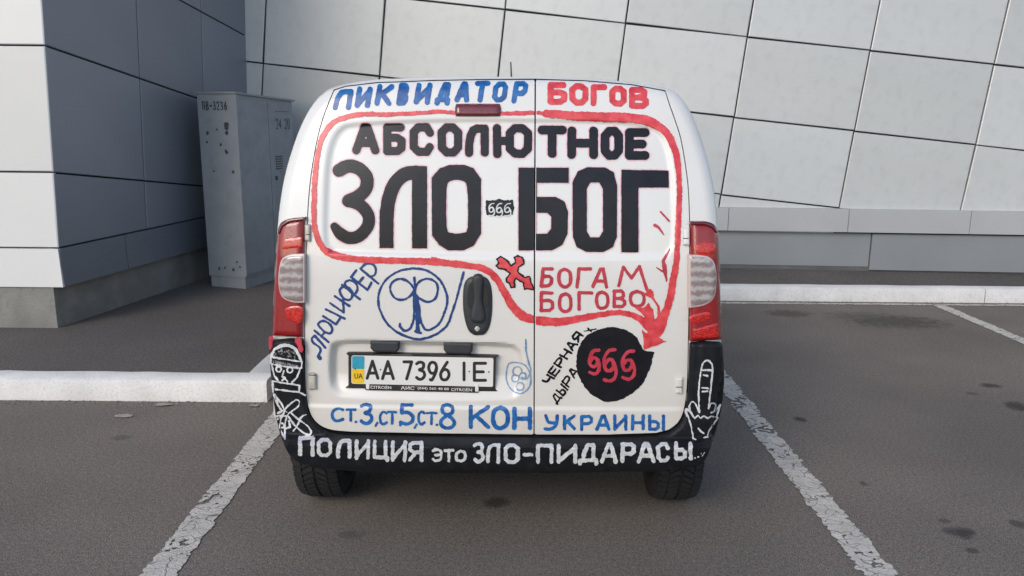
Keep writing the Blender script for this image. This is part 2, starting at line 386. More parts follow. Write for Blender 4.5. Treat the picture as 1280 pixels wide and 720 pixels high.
# left block: front face y = YB, leaning corner, side wall with its shade put into the colour
YB = 5.62
fp = lambda px, py: on_plane([(px, py)], (0, YB, 0), (0, 1, 0))[0]
E0 = fp(76.5, 358); E1 = fp(52, 0); ed = (E1 - E0) / (E1[2] - E0[2]); dv = np.array([.175, 1, 0.])
nS = np.cross(dv, ed); nS = nS if nS[0] > 0 else -nS; nS /= np.linalg.norm(nS)
def sp_(s, z, off=0): return E0 + ed * (z - E0[2]) + dv * s + nS * off
def s_of(px, py):
    P = on_plane([(px, py)], E0, nS)[0]; s = P[1] - YB - ed[1] * (P[2] - E0[2]); return s, P[2]
zf = [fp(30, 310)[2], fp(25, 215)[2], fp(25, 56.5)[2]]; dz = zf[2] - zf[1]
zf += [zf[2] + dz * k for k in range(1, 5)]
cx_ = lambda z: E0[0] + ed[0] * (z - E0[2])
for r in range(len(zf) - 1):
    z0, z1 = zf[r] + .006, zf[r + 1] - .006
    for k in range(4):
        xa0 = cx_(z0) - 1.19 * k - (.006 if k else 0.002); xa1 = cx_(z1) - 1.19 * k - (.006 if k else 0.002)
        xb0 = cx_(z0) - 1.19 * (k + 1) + .006; xb1 = cx_(z1) - 1.19 * (k + 1) + .006
        quad_panel('panel', [(xb0, YB, z0), (xa0, YB, z0), (xa1, YB, z1), (xb1, YB, z1)], (0, -1, 0), M_front, tilt=0)
s1, _ = s_of(176, 120); s2, _ = s_of(253, 60)
a1, b1 = s_of(57, 57), s_of(242, 121.5); a2, b2 = s_of(68, 216), s_of(245, 232)
def lin(a, b): k = (b[1] - a[1]) / (b[0] - a[0]); return (a[1] - k * a[0], k)
J1, J2 = lin(a1, b1), lin(a2, b2); k_ = J1[1]
s3 = s_of(225, 0); J0 = (s3[1] - k_ * s3[0] , k_)
JD = (J0[0] - J1[0])
zl = s_of(75, 310)[1]
LN = [(zl, 0), J2, J1, J0, (J0[0] + JD, k_), (J0[0] + 2 * JD, k_), (J0[0] + 3 * JD, k_)]
SV = [0, s1, s2, 2 * s2 - s1, 3 * s2 - 2 * s1]
for r in range(len(LN) - 1):
    lo, hi = LN[r], LN[r + 1]
    for k in range(len(SV) - 1):
        sa, sb = SV[k] + .004, SV[k + 1] - .004
        za0, zb0 = lo[0] + lo[1] * sa + .006, lo[0] + lo[1] * sb + .006
        za1, zb1 = hi[0] + hi[1] * sa - .006, hi[0] + hi[1] * sb - .006
        if za0 > 6 : continue
        if zb1 - zb0 < .03: continue
        za0 = max(za0, zl); zb0 = max(zb0, zl)
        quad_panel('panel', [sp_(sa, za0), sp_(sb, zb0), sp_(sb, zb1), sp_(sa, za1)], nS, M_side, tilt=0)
zlb = E0[2]
def slab(name, P, mt):                                  # eight points
    return mk(name, [np.array(p) - BL for p in P], BF, mt, bld)
SE = 2.75
ss, _ = s_of(156, 320)
for a, b in ((0, ss), (ss, ss + 1.2), (ss + 1.2, SE)):
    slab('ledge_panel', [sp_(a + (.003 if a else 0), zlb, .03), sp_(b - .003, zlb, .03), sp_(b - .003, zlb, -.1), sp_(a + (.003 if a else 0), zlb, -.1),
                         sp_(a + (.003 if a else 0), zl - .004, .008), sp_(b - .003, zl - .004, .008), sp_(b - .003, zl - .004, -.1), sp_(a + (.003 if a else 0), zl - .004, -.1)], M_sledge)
for k in range(3):
    x1 = E0[0] + .03 - 1.6 * k - (.004 if k else 0); x0 = E0[0] + .03 - 1.6 * (k + 1)
    slab('ledge_panel', [(x0, YB - .03, zlb), (x1, YB - .03, zlb), (x1, YB + .1, zlb), (x0, YB + .1, zlb), (x0, YB - .008, zf[0] - .004), (x1 - (.02 if k == 0 else 0), YB - .008, zf[0] - .004), (x1 - (.02 if k == 0 else 0), YB + .1, zf[0] - .004), (x0, YB + .1, zf[0] - .004)], M_front)
# backing wall prism and plinth
zt_ = 6.1
B0, B1 = sp_(0, zlb + .02, -.032) + np.array([0, .03, 0]), sp_(0, zt_, -.032) + np.array([0, .03, 0])
slab('wall', [(-9, YB + .03, zlb + .02), B0, sp_(3.2, zlb + .02, -.032), (-9, YB + 3.2, zlb + .02), (-9, YB + .03, zt_), B1, sp_(3.2, zt_, -.032), (-9, YB + 3.2, zt_)], M_joint)
pc = zpt(72, 408, KZ)
pdir = np.array([.19, 1, 0.])
slab('plinth', [(-9, pc[1], .05), (pc[0], pc[1], .05), pc * [1, 1, 0] + pdir * 2.7 + [0, 0, .05], (-9, pc[1] + 2.7, .05),
                (-9, pc[1], zlb + .025), (pc[0], pc[1], zlb + .025), pc * [1, 1, 0] + pdir * 2.7 + [0, 0, zlb + .025], (-9, pc[1] + 2.7, zlb + .025)], M_conc)

# ------------------------------------------------------------------ utility cabinet
M_cab = mat('cabinet_paint', (.25, .27, .285), .55, var=.14, vscale=4, bump=.12, bscale=12, speck=(9, .35, (.15, .165, .17)))
M_cabd = mat('cabinet_roof', (.05, .055, .06), .6)
M_ink = mat('stencil_ink', (.02, .022, .028), .7, speck=(90, .6, (.12, .13, .14)))
ca = zpt(314, 361.5, zs); ca[0] -= .045
cw, cdp, chh = .385, .86, 1.70
cab = tag(empty('utility_cabinet', (ca[0], ca[1], zs), R_(-18)), 'grey painted steel utility cabinet with stencilled number standing beside the shaded side wall', 'utility cabinet')
box('base', -cw + .01, -.01, .01, cdp - .01, 0, .10, M_cab, cab)
def prism(name, P, mt, par):
    return mk(name, P, BF, mt, par)
tz = chh; tb = chh - .045
prism('body', [(-cw, 0, .10), (0, 0, .10), (0, cdp, .10), (-cw, cdp, .10), (-cw, 0, tz), (0, 0, tz), (0, cdp, tb), (-cw, cdp, tb)], M_cab, cab)
prism('roof', [(-cw - .012, -.012, tz + .002), (.018, -.012, tz + .002), (.018, cdp + .02, tb), (-cw - .012, cdp + .02, tb), (-cw - .012, -.012, tz + .018), (.018, -.012, tz + .018), (.018, cdp + .02, tb + .018), (-cw - .012, cdp + .02, tb + .018)], M_cab, cab)
# side doors (two leaves)
for a, b in ((.03, cdp * .52), (cdp * .52 + .006, cdp - .03)):
    d = box('door', 0, .012, a, b, .13, tb - .01, M_cab, cab)
box('corner_strip', .002, .016, -.004, .024, .12, tz - .004, M_cab, cab)
dv1 = box('vent', .0125, .016, cdp * .62, cdp * .74, tb - .62, tb - .5, M_cabd, cab)
for k in range(5): box('slat', .016, .019, cdp * .62, cdp * .74, tb - .61 + k * .022, tb - .60 + k * .022, M_cab, dv1)
box('lock', .0125, .022, cdp * .60, cdp * .63, tb - .72, tb - .68, M_cabd, cab)
M_chip = mat('bare_steel', (.055, .055, .058), .7, var=.5, vscale=60)
def text_mesh(s, size=1.0, bold=0.0):
    cu = bpy.data.curves.new('txt', 'FONT'); cu.body = s; cu.size = size; cu.resolution_u = 3; cu.offset = bold
    o = bpy.data.objects.new('txt', cu); COL.objects.link(o)
    dg = bpy.context.evaluated_depsgraph_get(); me = o.evaluated_get(dg).to_mesh()
    V = np.array([v.co[:2] for v in me.vertices]).reshape(-1, 2); Fc = [tuple(p.vertices) for p in me.polygons]
    bpy.data.objects.remove(o)
    V = V - V.min(0); V = V / V.max(0); return V, Fc
def flat_text(name, s, mt, parent, org, ux, uz, w, h, bold=.0):
    V, Fc = text_mesh(s, 1, bold); org = np.array(org); ux = np.array(ux); uz = np.array(uz)
    o = mk(name, [org + ux * a * w + uz * b * h for a, b in V], Fc, mt, parent)
    return o
for (a, b, r) in ((-.10, -.27, .03), (-.30, -.33, .016), (-.31, -.41, .012), (-.06, -.66, .014), (-.20, -.30, .01), (-.10, -.33, .022), (-.17, -.43, .014), (-.115, -.49, .02), (-.26, -.66, .012), (-.05, -1.5, .01), (-.12, -1.53, .018), (-.21, -1.52, .012), (-.27, -1.53, .015), (-.08, -1.46, .01)):
    n = 9; V = [(a + r * (.6 + .7 * random.random()) * math.cos(i / n * 6.283), -.0022, tz + b + r * (.6 + .7 * random.random()) * math.sin(i / n * 6.283)) for i in range(n)]
    mk('chipped_patch', V, [tuple(range(n))], M_chip, cab)

# ------------------------------------------------------------------ the van
D0 = 2.85; VX = -.055
VL = np.array([VX, D0, 0.0])
van = tag(empty('van', tuple(VL)), 'small white panel van seen from behind, its rear doors covered in hand painted slogans', 'van')
def base_surf(x, z):
    y = .15 * np.clip((z - 1.05) / .7, 0, 2) ** 1.7
    y = y + .16 * np.clip(np.abs(x) - .45, 0, 1) ** 2
    return y
def isect(P, surf, y0=-.3, y1=.6):
    """pixels -> van-local points on y = surf(x, z)"""
    d = rays(P); O = CAM - VL
    ta = (y0 - O[1]) / d[:, 1]; tb2 = (y1 - O[1]) / d[:, 1]; lo = ta.copy(); hi = tb2.copy(); found = np.zeros(len(d), bool)
    N = 36; prev = ta
    for k in range(1, N + 1):
        t = ta + (tb2 - ta) * k / N; q = O + t[:, None] * d; g_ = q[:, 1] - surf(q[:, 0], q[:, 2])
        nw_ = (g_ >= 0) & ~found; lo = np.where(nw_, prev, lo); hi = np.where(nw_, t, hi); found |= nw_; prev = t
    for _ in range(16):
        mid = (lo + hi) / 2; q = O + mid[:, None] * d; g_ = q[:, 1] - surf(q[:, 0], q[:, 2])
        hi = np.where(g_ >= 0, mid, hi); lo = np.where(g_ >= 0, lo, mid)
    return O + hi[:, None] * d
RR = .055
OUT = [(341, 440), (341, 400), (344, 330), (347, 285), (350, 255), (356, 220), (365, 188), (376, 158), (388, 135), (402, 118), (422, 107), (470, 99.5), (540, 97.2), (600, 96.2), (668, 96), (730, 98.2), (790, 103),
       (835, 111), (853, 124), (866, 146), (878, 178), (888, 215), (894, 250), (897, 285), (899, 330), (901, 400), (902, 440)]
OUT = [tuple(p) for p in smooth_path(OUT, k=3)]
outl = isect(OUT, lambda x, z: base_surf(x, z) + RR)
oxz = [(p[0], p[2]) for p in outl]; oxz_c = oxz + [(.80, .2), (-.80, .2)]
def to_xz(P): q = isect(P, base_surf); return [(a[0], a[2]) for a in q]
REC = to_xz(smooth_path([(403, 300), (403, 255), (406, 205), (413, 175), (425, 158), (445, 152), (520, 148), (600, 146.5), (668, 147), (760, 149), (800, 153), (822, 160), (835, 178), (842, 205), (846, 250), (846, 300), (838, 318), (820, 324), (640, 324), (430, 320), (410, 314)], True, 4))
PRC = to_xz(smooth_path([(410, 470), (411, 436), (420, 426), (450, 424), (540, 426), (630, 428), (648, 434), (655, 447), (656, 475), (650, 495), (630, 503), (540, 505), (440, 500), (416, 492)], True, 4))
gx = np.arange(-1.0, 1.001, .004); gz = np.arange(.15, 2.0, .004); GX, GZ = np.meshgrid(gx, gz)
sstep = lambda t: (lambda q: q * q * (3 - 2 * q))(np.clip(t, 0, 1))
dO = -sd_poly(oxz_c, GX, GZ)
Rt = base_surf(GX, GZ)
q_ = 1 - np.clip(dO / RR, 0, 1); Rt += RR * (1 - np.sqrt(np.clip(1 - q_ ** 2, 0, 1)))
R0 = Rt.copy()
Rt += .011 * sstep(-sd_poly(REC, GX, GZ) / .022)
zp1 = max(p[1] for p in PRC); zp0 = min(p[1] for p in PRC)
Rt += .034 * sstep(-sd_poly(PRC, GX, GZ) / .028) * sstep((GZ - zp0 + .0) / (zp1 - zp0) * 2.2)
zcr = to_xz([(540, 507)])[0][1]
Rt -= .005 * sstep((zcr - GZ) / .012)
def lut(T):
    def f(x, z):
        a = np.clip((x - gx[0]) / .004, 0, len(gx) - 2.001); b = np.clip((z - gz[0]) / .004, 0, len(gz) - 2.001)
        i = a.astype(int); j = b.astype(int); fa = a - i; fb = b - j
        return (T[j, i] * (1 - fa) + T[j, i + 1] * fa) * (1 - fb) + (T[j + 1, i] * (1 - fa) + T[j + 1, i + 1] * fa) * fb
    return f
RS = lut(Rt)
# bumper surface
zled = .452
Bt = R0 - .016
Bt -= .066 * sstep((zled - GZ) / .010)
Bt += .22 * np.clip(.44 - GZ, 0, .07)
Bt += .055 * np.clip((.375 - GZ) / .09, 0, 2) ** 1.6
Bt -= .006 * sstep((GZ - .50) / .02) * sstep((np.abs(GX) - .74) / .02)
BS = lut(Bt)
def plane_surf(y): return lambda x, z: np.full(np.shape(x), float(y)) if np.ndim(x) else float(y)

def patch(name, mt, parent, surf, poly=None, fd=None, cell=2.5, infl=0, ir=6, off=0, skirt=.03, smooth=True, sharp=40, rough=0, hole=None, fnoise=0):
    if fd is None:
        P = np.array(poly, float); fd = Field(P[:, 0].min() - 2 * cell, P[:, 1].min() - 2 * cell, P[:, 0].max() + 2 * cell, P[:, 1].max() + 2 * cell, cell)
        fd.D = sd_poly(P, fd.X, fd.Y)
        if hole is not None: fd.D = np.maximum(fd.D, -(sd_poly(hole, fd.X, fd.Y)))
    if rough: fd.D = fd.D + rough * vnoise(fd.X + 31, fd.Y, 2.3) + rough * .8 * vnoise(fd.X, fd.Y + 57, 6.1)
    V, Fc, sg, S = march(fd)
    if not len(V): return None
    W = isect(V, surf); h = np.zeros(len(V)) + off
    if infl:
        t = 1 - np.clip(-S / ir, 0, 1); h = h + infl * np.sqrt(np.clip(1 - t * t, 0, 1))
    W[:, 1] -= h; W = list(W)
    if skirt:
        n0 = len(W); mp = {}
        for a, b in sg:
            for q in (a, b):
                if q not in mp: mp[q] = len(W); W.append(W[q] + np.array([0, skirt, 0]))
            Fc.append([b, a, mp[a], mp[b]])
    return mk(name, W, Fc, mt, parent, smooth, sharp)

# --- van materials
def van_paint():
    m = mat('van_white', (.69, .672, .642), .32, var=.05, vscale=2.5, coat=.6, bump=.012, bscale=14, speck=(6, .12, (.55, .52, .46)))
    nt = m.node_tree; b = nt.nodes['Principled BSDF']; src = b.inputs['Base Color'].links[0].from_socket; tc = nt.nodes['Texture Coordinate']
    sx = nd(nt, 'ShaderNodeSeparateXYZ'); nt.links.new(tc.outputs['Object'], sx.inputs[0])
    mr = nd(nt, 'ShaderNodeMapRange'); nt.links.new(sx.outputs[2], mr.inputs[0]); mr.inputs[1].default_value = 1.15; mr.inputs[2].default_value = .42; mr.inputs[3].default_value = 0; mr.inputs[4].default_value = .7
    n = nd(nt, 'ShaderNodeTexNoise'); n.inputs['Scale'].default_value = 5; n.inputs['Detail'].default_value = 8; nt.links.new(tc.outputs['Object'], n.inputs[0])
    mu = nd(nt, 'ShaderNodeMath', operation='MULTIPLY'); nt.links.new(mr.outputs[0], mu.inputs[0]); nt.links.new(n.outputs[0], mu.inputs[1])
    mx = nd(nt, 'ShaderNodeMix', data_type='RGBA'); nt.links.new(mu.outputs[0], mx.inputs[0]); nt.links.new(src, mx.inputs[6]); mx.inputs[7].default_value = (.45, .38, .29, 1)
    nt.links.new(mx.outputs[2], b.inputs['Base Color']); return m
M_van = van_paint()
M_gap = mat('seam_dark', (.02, .02, .02), .8)
M_plas = mat('black_plastic', (.030, .032, .037), .5, var=.25, vscale=12, bump=.15, bscale=260)
M_bump = mat('bumper_plastic', (.011, .012, .015), .45, var=.3, vscale=7, bump=.1, bscale=200, spec=.17, speck=(30, .3, (.035, .034, .033)))
M_tyre = mat('tyre_rubber', (.013, .013, .014), .8, var=.3, vscale=20)
M_rim = mat('rim_steel', (.35, .36, .37), .4, metal=.7)
M_glass = mat('window_glass', (.02, .025, .028), .06, spec=.8)
M_under = mat('underbody', (.012, .012, .012), .8)
M_hinge = mat('hinge_metal', (.52, .5, .44), .45, metal=.2, var=.3, vscale=40)
def lens(name, c1, c2, s1, rough=.12, aniso=1.0):
    m = bpy.data.materials.new(name); m.use_nodes = True; nt = m.node_tree; b = nt.nodes['Principled BSDF']
    b.inputs['Roughness'].default_value = rough; b.inputs['Coat Weight'].default_value = .8; b.inputs['Coat Roughness'].default_value = .03
    tc = nd(nt, 'ShaderNodeTexCoord'); mp = nd(nt, 'ShaderNodeMapping'); mp.inputs['Scale'].default_value = (1, 1, aniso); nt.links.new(tc.outputs['Object'], mp.inputs[0])
    v = nd(nt, 'ShaderNodeTexVoronoi'); v.inputs['Scale'].default_value = s1; nt.links.new(mp.outputs[0], v.inputs[0])
    r = nd(nt, 'ShaderNodeValToRGB'); r.color_ramp.elements[0].color = tuple(c1) + (1,); r.color_ramp.elements[1].color = tuple(c2) + (1,)
    r.color_ramp.elements[0].position = .1; r.color_ramp.elements[1].position = .6
    nt.links.new(v.outputs['Distance'], r.inputs[0]); nt.links.new(r.outputs[0], b.inputs['Base Color'])
    bp = nd(nt, 'ShaderNodeBump'); bp.inputs['Strength'].default_value = .25; bp.inputs['Distance'].default_value = .003; nt.links.new(v.outputs['Distance'], bp.inputs['Height']); nt.links.new(bp.outputs[0], b.inputs['Normal'])
    return m
M_red = lens('red_lens', (.36, .006, .010), (.22, .004, .007), 150, .12, 5)
M_redb = lens('red_reflector', (.85, .03, .02), (.35, .01, .01), 110, .2, 2.5)
M_redd = mat('dark_red_rim', (.10, .008, .012), .15, coat=.6)
def clear_mat():
    m = bpy.data.materials.new('clear_lens'); m.use_nodes = True; nt = m.node_tree; b = nt.nodes['Principled BSDF']
    b.inputs['Roughness'].default_value = .15; b.inputs['Coat Weight'].default_value = .5; b.inputs['Coat Roughness'].default_value = .03
    tc = nd(nt, 'ShaderNodeTexCoord')
    wv = nd(nt, 'ShaderNodeTexWave'); wv.bands_direction = 'Z'; wv.inputs['Scale'].default_value = 9; wv.inputs['Distortion'].default_value = 3; wv.inputs['Detail'].default_value = 3; wv.inputs['Detail Scale'].default_value = 6
    nt.links.new(tc.outputs['Object'], wv.inputs[0])
    r = nd(nt, 'ShaderNodeValToRGB'); e = r.color_ramp.elements; e[0].color = (.24, .185, .18, 1); e[1].color = (.42, .385, .375, 1); e[0].position = .1; e[1].position = .95
    k = e.new(.55); k.color = (.31, .27, .26, 1); nt.links.new(wv.outputs[0], r.inputs[0]); nt.links.new(r.outputs[0], b.inputs['Base Color'])
    return m
M_clear = clear_mat(); M_lrim = mat('lens_edge', (.55, .42, .40), .2, coat=.5)
M_bl = mat('brake_lens', (.16, .022, .03), .25, coat=.6, var=.3, vscale=60)

# --- outlines of doors (pixels of a surface that is then intersected with the body shape)
DL = smooth_path([(418, 113), (411, 130), (404, 149), (397, 175), (390, 215), (386, 255), (384, 300), (382, 350), (381.5, 420), (382, 480), (386, 510), (395, 527), (412, 536.5), (440, 539.5)], k=4) + [(540, 541.5), (666.8, 543), (667.2, 320), (668.2, 99.8)] + [(600, 100), (540, 101.3), (470, 104), (432, 108.5)]
DR = [(670.0, 99.8), (669.0, 320), (668.3, 543), (760, 543), (820, 541)] + smooth_path([(836, 537), (848, 527), (855, 510), (858.5, 480), (860, 420), (861, 350), (861.5, 290), (860, 240), (856, 205), (850, 172), (842, 147), (836, 130), (831, 114)], k=4) + [(790, 106.5), (730, 101.5)]
outer = list(OUT) + [(900, 520), (840, 565), (400, 565), (342, 520)]
both = [p for p in DL if p[0] < 600] ; 
# seam ring = outline of the two doors together
ring = [p for p in DL[:-5] if p[0] < 600] + [(668, 544)] + [p for p in DR if p[0] > 700] + [(669, 99.6), (600, 100), (540, 101.3), (470, 104), (432, 108.5)]
rc = np.array(ring); 
fdR = Field(330, 90, 912, 575, 1.25)
fdR.D = np.maximum(sd_poly(outer, fdR.X, fdR.Y), -(sd_poly(ring, fdR.X, fdR.Y) - 1.3 - 3.0 * np.clip((fdR.Y - 500) / 20, 0, 1)))
patch('rear_frame', M_van, van, RS, fd=fdR, skirt=.05)
fdB = Field(330, 90, 912, 560, 3); fdB.D = np.maximum(sd_poly(outer, fdB.X, fdB.Y) + 8, fdB.Y - 552)
patch('door_seal', M_gap, van, RS, fd=fdB, off=-.045, skirt=0)
doorL = patch('rear_door', M_van, van, RS, poly=DL, cell=2.2, skirt=.035)
doorR = patch('rear_door', M_van, van, RS, poly=DR, cell=2.2, skirt=.035)
doorL['label'] = 'wide left rear door with number plate and handle'; doorR['label'] = 'narrow right rear door with painted black disc'

# --- body shell lofted forward from the rear outline
bx = [(-.80, .33), (-.805, .50)] + [(p[0], p[2]) for p in outl if p[2] > .55] + [(.805, .50), (.80, .33)]
by = [.05, .05] + [p[1] for p in outl if p[2] > .55] + [.05, .05]
Yst = [0, .02, .06] + list(np.arange(.12, 1.0, .06)) + [1.1, 1.3, 1.6, 1.9, 2.1, 2.3, 2.5] + list(np.arange(2.6, 3.75, .06)) + [3.78, 3.84, 3.87]
WH = [(.46, .3), (2.97, .3)]
def topz(Y): return float(np.interp(Y, [0, .3, 1.5, 2.1, 2.3, 2.85, 3.1, 3.45, 3.7, 3.82, 3.87], [0, 0, .01, 0, -.06, -.55, -.66, -.73, -.86, -1.05, -1.2]))
def wid(Y): return float(np.interp(Y, [0, .1, .5, 2.6, 3.3, 3.7, 3.87], [1, 1.006, 1.012, 1.012, .98, .9, .8]))
zt0 = max(z for _, z in bx)
V = []; n = len(bx)
for Y in Yst:
    k = topz(Y); wd = wid(Y)
    zmax = zt0 + k
    for i, (x_, z_) in enumerate(bx):
        zz = z_
        if k < 0:
            zb0 = .5
            zz = z_ if z_ <= zb0 else zb0 + (z_ - zb0) * (zmax - zb0) / (zt0 - zb0)
        else: zz = z_ + k * (z_ > 1.4)
        if i in (0, n - 1):
            for wy, wr in WH:
                if abs(Y - wy) < .37: zz = max(zz, .3 + math.sqrt(.37 ** 2 - (Y - wy) ** 2))
        if i in (1, n - 2):
            zz = max(zz, V_last) if False else zz
        # widen upper front (cabin) so scaling keeps body-like
        V.append([x_ * wd, by[i] * max(0, 1 - Y * .2) + Y + (.0), zz])
    # keep order bottom vertices increasing
    b = len(V) - n
    for i in (1, 2, 3, 4, 5, 6): V[b + i][2] = max(V[b + i][2], V[b][2] + .004 * i)
    for i in range(2, 8): V[b + n - i][2] = max(V[b + n - i][2], V[b + n - 1][2] + .004 * (i - 1))
body_f, wind_f, side_f = [], [], []
for s in range(len(Yst) - 1):
    for i in range(n - 1):
        a = s * n + i; q = (a, a + 1, a + n + 1, a + n)
        Y = Yst[s]; z_ = bx[i][1]; x_ = bx[i][0]
        mz = V[a][2]
        if 2.25 <= Y < 2.85 and z_ > 1.62 and abs(x_) < .62: wind_f.append(q)
        elif 1.9 <= Y < 2.9 and 1.25 < z_ < 1.62 and mz > .95: side_f.append(q)
        else: body_f.append(q)
body_f.append(tuple((len(Yst) - 1) * n + i for i in range(n)))
def sub(name, Fc, mt):
    used = sorted({i for f in Fc for i in f}); mp = {a: k for k, a in enumerate(used)}
    return mk(name, [V[i] for i in used], [[mp[i] for i in f] for f in Fc], mt, van, True, 40)
sub('body', body_f, M_van); sub('windscreen', wind_f, M_glass); sub('side_window', side_f, M_glass)
box('underbody', -.60, .60, .25, 3.6, .24, .42, M_under, van, .02)
box('underbody', -.79, .79, .02, .14, .33, .5, M_under, van)
box('floor_panel', -.74, .74, .06, 3.7, .425, .45, M_under, van)
for sgn in (-1, 1):
    box('headlight', sgn * .55 - .13, sgn * .55 + .13, 3.62, 3.80, .70, .86, M_clear, van, .04)
box('front_bumper', -.72, .72, 3.70, 3.92, .25, .55, M_bump, van, .05)
for sgn in (-1, 1): box('mirror', sgn * .90 - .09, sgn * .90 + .09, 2.55, 2.63, 1.0, 1.17, M_plas, van, .03) if False else None

# --- wheels
def wheel(x, Y, r=.30, wd=.185):
    t = bpy.data.objects.new('wheel', None); COL.objects.link(t); t.parent = van; t.location = (x, Y, r)
    prof = [(-wd / 2 + .02, .19), (-wd / 2, .215), (-wd / 2, .262), (-wd / 2 + .012, .286), (-wd / 2 + .028, .293), (wd / 2 - .028, .293), (wd / 2 - .012, .286), (wd / 2, .262), (wd / 2, .215), (wd / 2 - .02, .19)]
    N = 48; VV = []; FF = []
    for i in range(N):
        a = i / N * 2 * math.pi
        for u_, rr in prof: VV.append((u_, math.cos(a) * rr, math.sin(a) * rr))
    m_ = len(prof)
    for i in range(N):
        for k in range(m_): FF.append((i * m_ + k, i * m_ + (k + 1) % m_, ((i + 1) % N) * m_ + (k + 1) % m_, ((i + 1) % N) * m_ + k))
    ty = mk('tyre', VV, FF, M_tyre, t, True, 30)
    # tread: chevron blocks
    VV = []; FF = []
    NB = 56
    for i in range(NB):
        a0 = i / NB * 2 * math.pi
        for (ua, ub, sa, sb) in ((-.088, -.052, .0, .0), (-.047, -.006, .045, -.035), (.006, .047, -.035, .045), (.052, .088, 0, 0)):
            b0 = len(VV); dth = 2 * math.pi / NB * .66
            for rr in (.286, .3005):
                for (u_, sh) in ((ua, sa), (ub, sb)):
                    for e in (0, dth):
                        r2 = rr - (.010 if abs(u_) > .08 else 0)
                        aa = a0 + sh + e; VV.append((u_, math.cos(aa) * r2, math.sin(aa) * r2))
            FF += [(b0 + 4, b0 + 5, b0 + 7, b0 + 6), (b0, b0 + 1, b0 + 5, b0 + 4), (b0 + 2, b0 + 6, b0 + 7, b0 + 3), (b0, b0 + 4, b0 + 6, b0 + 2), (b0 + 1, b0 + 3, b0 + 7, b0 + 5)]
    mk('tread', VV, FF, M_tyre, t)
    rp = [(0, .0), (.0, .19)]; VV = [(0, 0, 0)]; FF = []
    s_ = 1 if x > 0 else -1
    for rr, u_ in ((.05, .05), (.12, .045), (.16, .06), (.19, .075), (.192, -.07)):
        for i in range(32): VV.append((s_ * u_, math.cos(i / 32 * 6.2832) * rr, math.sin(i / 32 * 6.2832) * rr))
    for i in range(32): FF.append((0, 1 + i, 1 + (i + 1) % 32))
    for k in range(4):
        for i in range(32): FF.append((1 + k * 32 + i, 1 + k * 32 + (i + 1) % 32, 1 + (k + 1) * 32 + (i + 1) % 32, 1 + (k + 1) * 32 + i))
    mk('rim', VV, FF, M_rim, t, True, 30)
    return t
for x_ in (-.742, .752): wheel(x_, .46)
for x_ in (-.735, .745): wheel(x_, 2.97)
# rear axle beam and silencer
def tube(name, pts, r, mt, parent, n=10):
    VV = []; FF = []
    for k, p in enumerate(pts):
        for i in range(n): a = i / n * 6.2832; VV.append((p[0], p[1] + r[k] * math.cos(a), p[2] + r[k] * math.sin(a)))
    for k in range(len(pts) - 1):
        for i in range(n): FF.append((k * n + i, k * n + (i + 1) % n, (k + 1) * n + (i + 1) % n, (k + 1) * n + i))
    FF += [tuple(range(n))[::-1], tuple(range((len(pts) - 1) * n, len(pts) * n))]
    return mk(name, VV, FF, mt, parent, True, 40)
tube('silencer', [(-.50, .28, .31), (-.48, .28, .31), (-.12, .28, .31), (-.10, .28, .31)], [.05, .075, .075, .05], M_under, van)
box('axle_beam', -.66, .66, .40, .50, .26, .34, M_under, van, .02)

# --- bumper
BP = smooth_path([(337, 427), (358, 424.5), (378.5, 424)], k=2) + smooth_path([(379, 440), (380, 470), (381, 495), (385, 516), (395, 531), (412, 541), (440, 544.2)], k=3) + [(540, 546.4), (668, 547.8), (760, 547.8), (820, 545.8)] + smooth_path([(838, 541), (851, 530), (858, 512), (861, 480), (862.5, 440)], k=3) + \
     smooth_path([(863, 429), (880, 428), (903, 429)], k=2) + smooth_path([(904.5, 450), (905, 480), (901, 515), (892, 548), (883, 572), (868, 583), (820, 589)], k=3) + [(640, 592), (470, 590)] + smooth_path([(400, 586), (378, 580), (363, 570), (352, 548), (344, 515), (340, 480), (337, 450)], k=3)
bumper = patch('bumper', M_bump, van, BS, poly=BP, cell=2.0, infl=.012, ir=4, skirt=.12, sharp=60)
bumper['label'] = 'black plastic rear bumper with white painted words and figures'

# --- tail lights
TL_ = smooth_path([(347, 291), (350, 280), (360, 274), (381.5, 271.5)], k=3) + [(380.5, 345), (379, 421)] + smooth_path([(360, 420.5), (340.5, 419)], k=2) + [(343, 360), (345, 320)]
TR_ = smooth_path([(862.5, 277), (882, 277), (893, 281), (898, 291)], k=3) + [(900, 330), (901, 380), (903, 424)] + [(882, 425.5), (861, 427)] + [(862, 350)]
def tail(P, lens_p, ref_polys, rim_p, label):
    o = patch('tail_light', M_red, van, RS, poly=P, cell=1.6, infl=.022, ir=9, skirt=.04, off=.002)
    o['label'] = label
    sf = lambda x, z: RS(x, z) - .024
    cc = np.mean(np.array(lens_p), 0); big = [tuple(cc + (np.array(p) - cc) * 1.06) for p in lens_p]
    patch('lens_edge', M_lrim, o, sf, poly=big, cell=1.2, infl=.003, ir=2, skirt=.02)
    patch('clear_lens', M_clear, o, lambda x, z: sf(x, z) - .001, poly=lens_p, cell=1.4, infl=.006, ir=6, skirt=.02)
    for rp in ref_polys: patch('reflector', M_redb, o, sf, poly=rp, cell=1.4, infl=.002, ir=4, skirt=.01, off=.0)
    patch('lens_rim', M_redd, o, sf, poly=rim_p, cell=1.0, infl=.003, ir=2, skirt=.02)
    return o
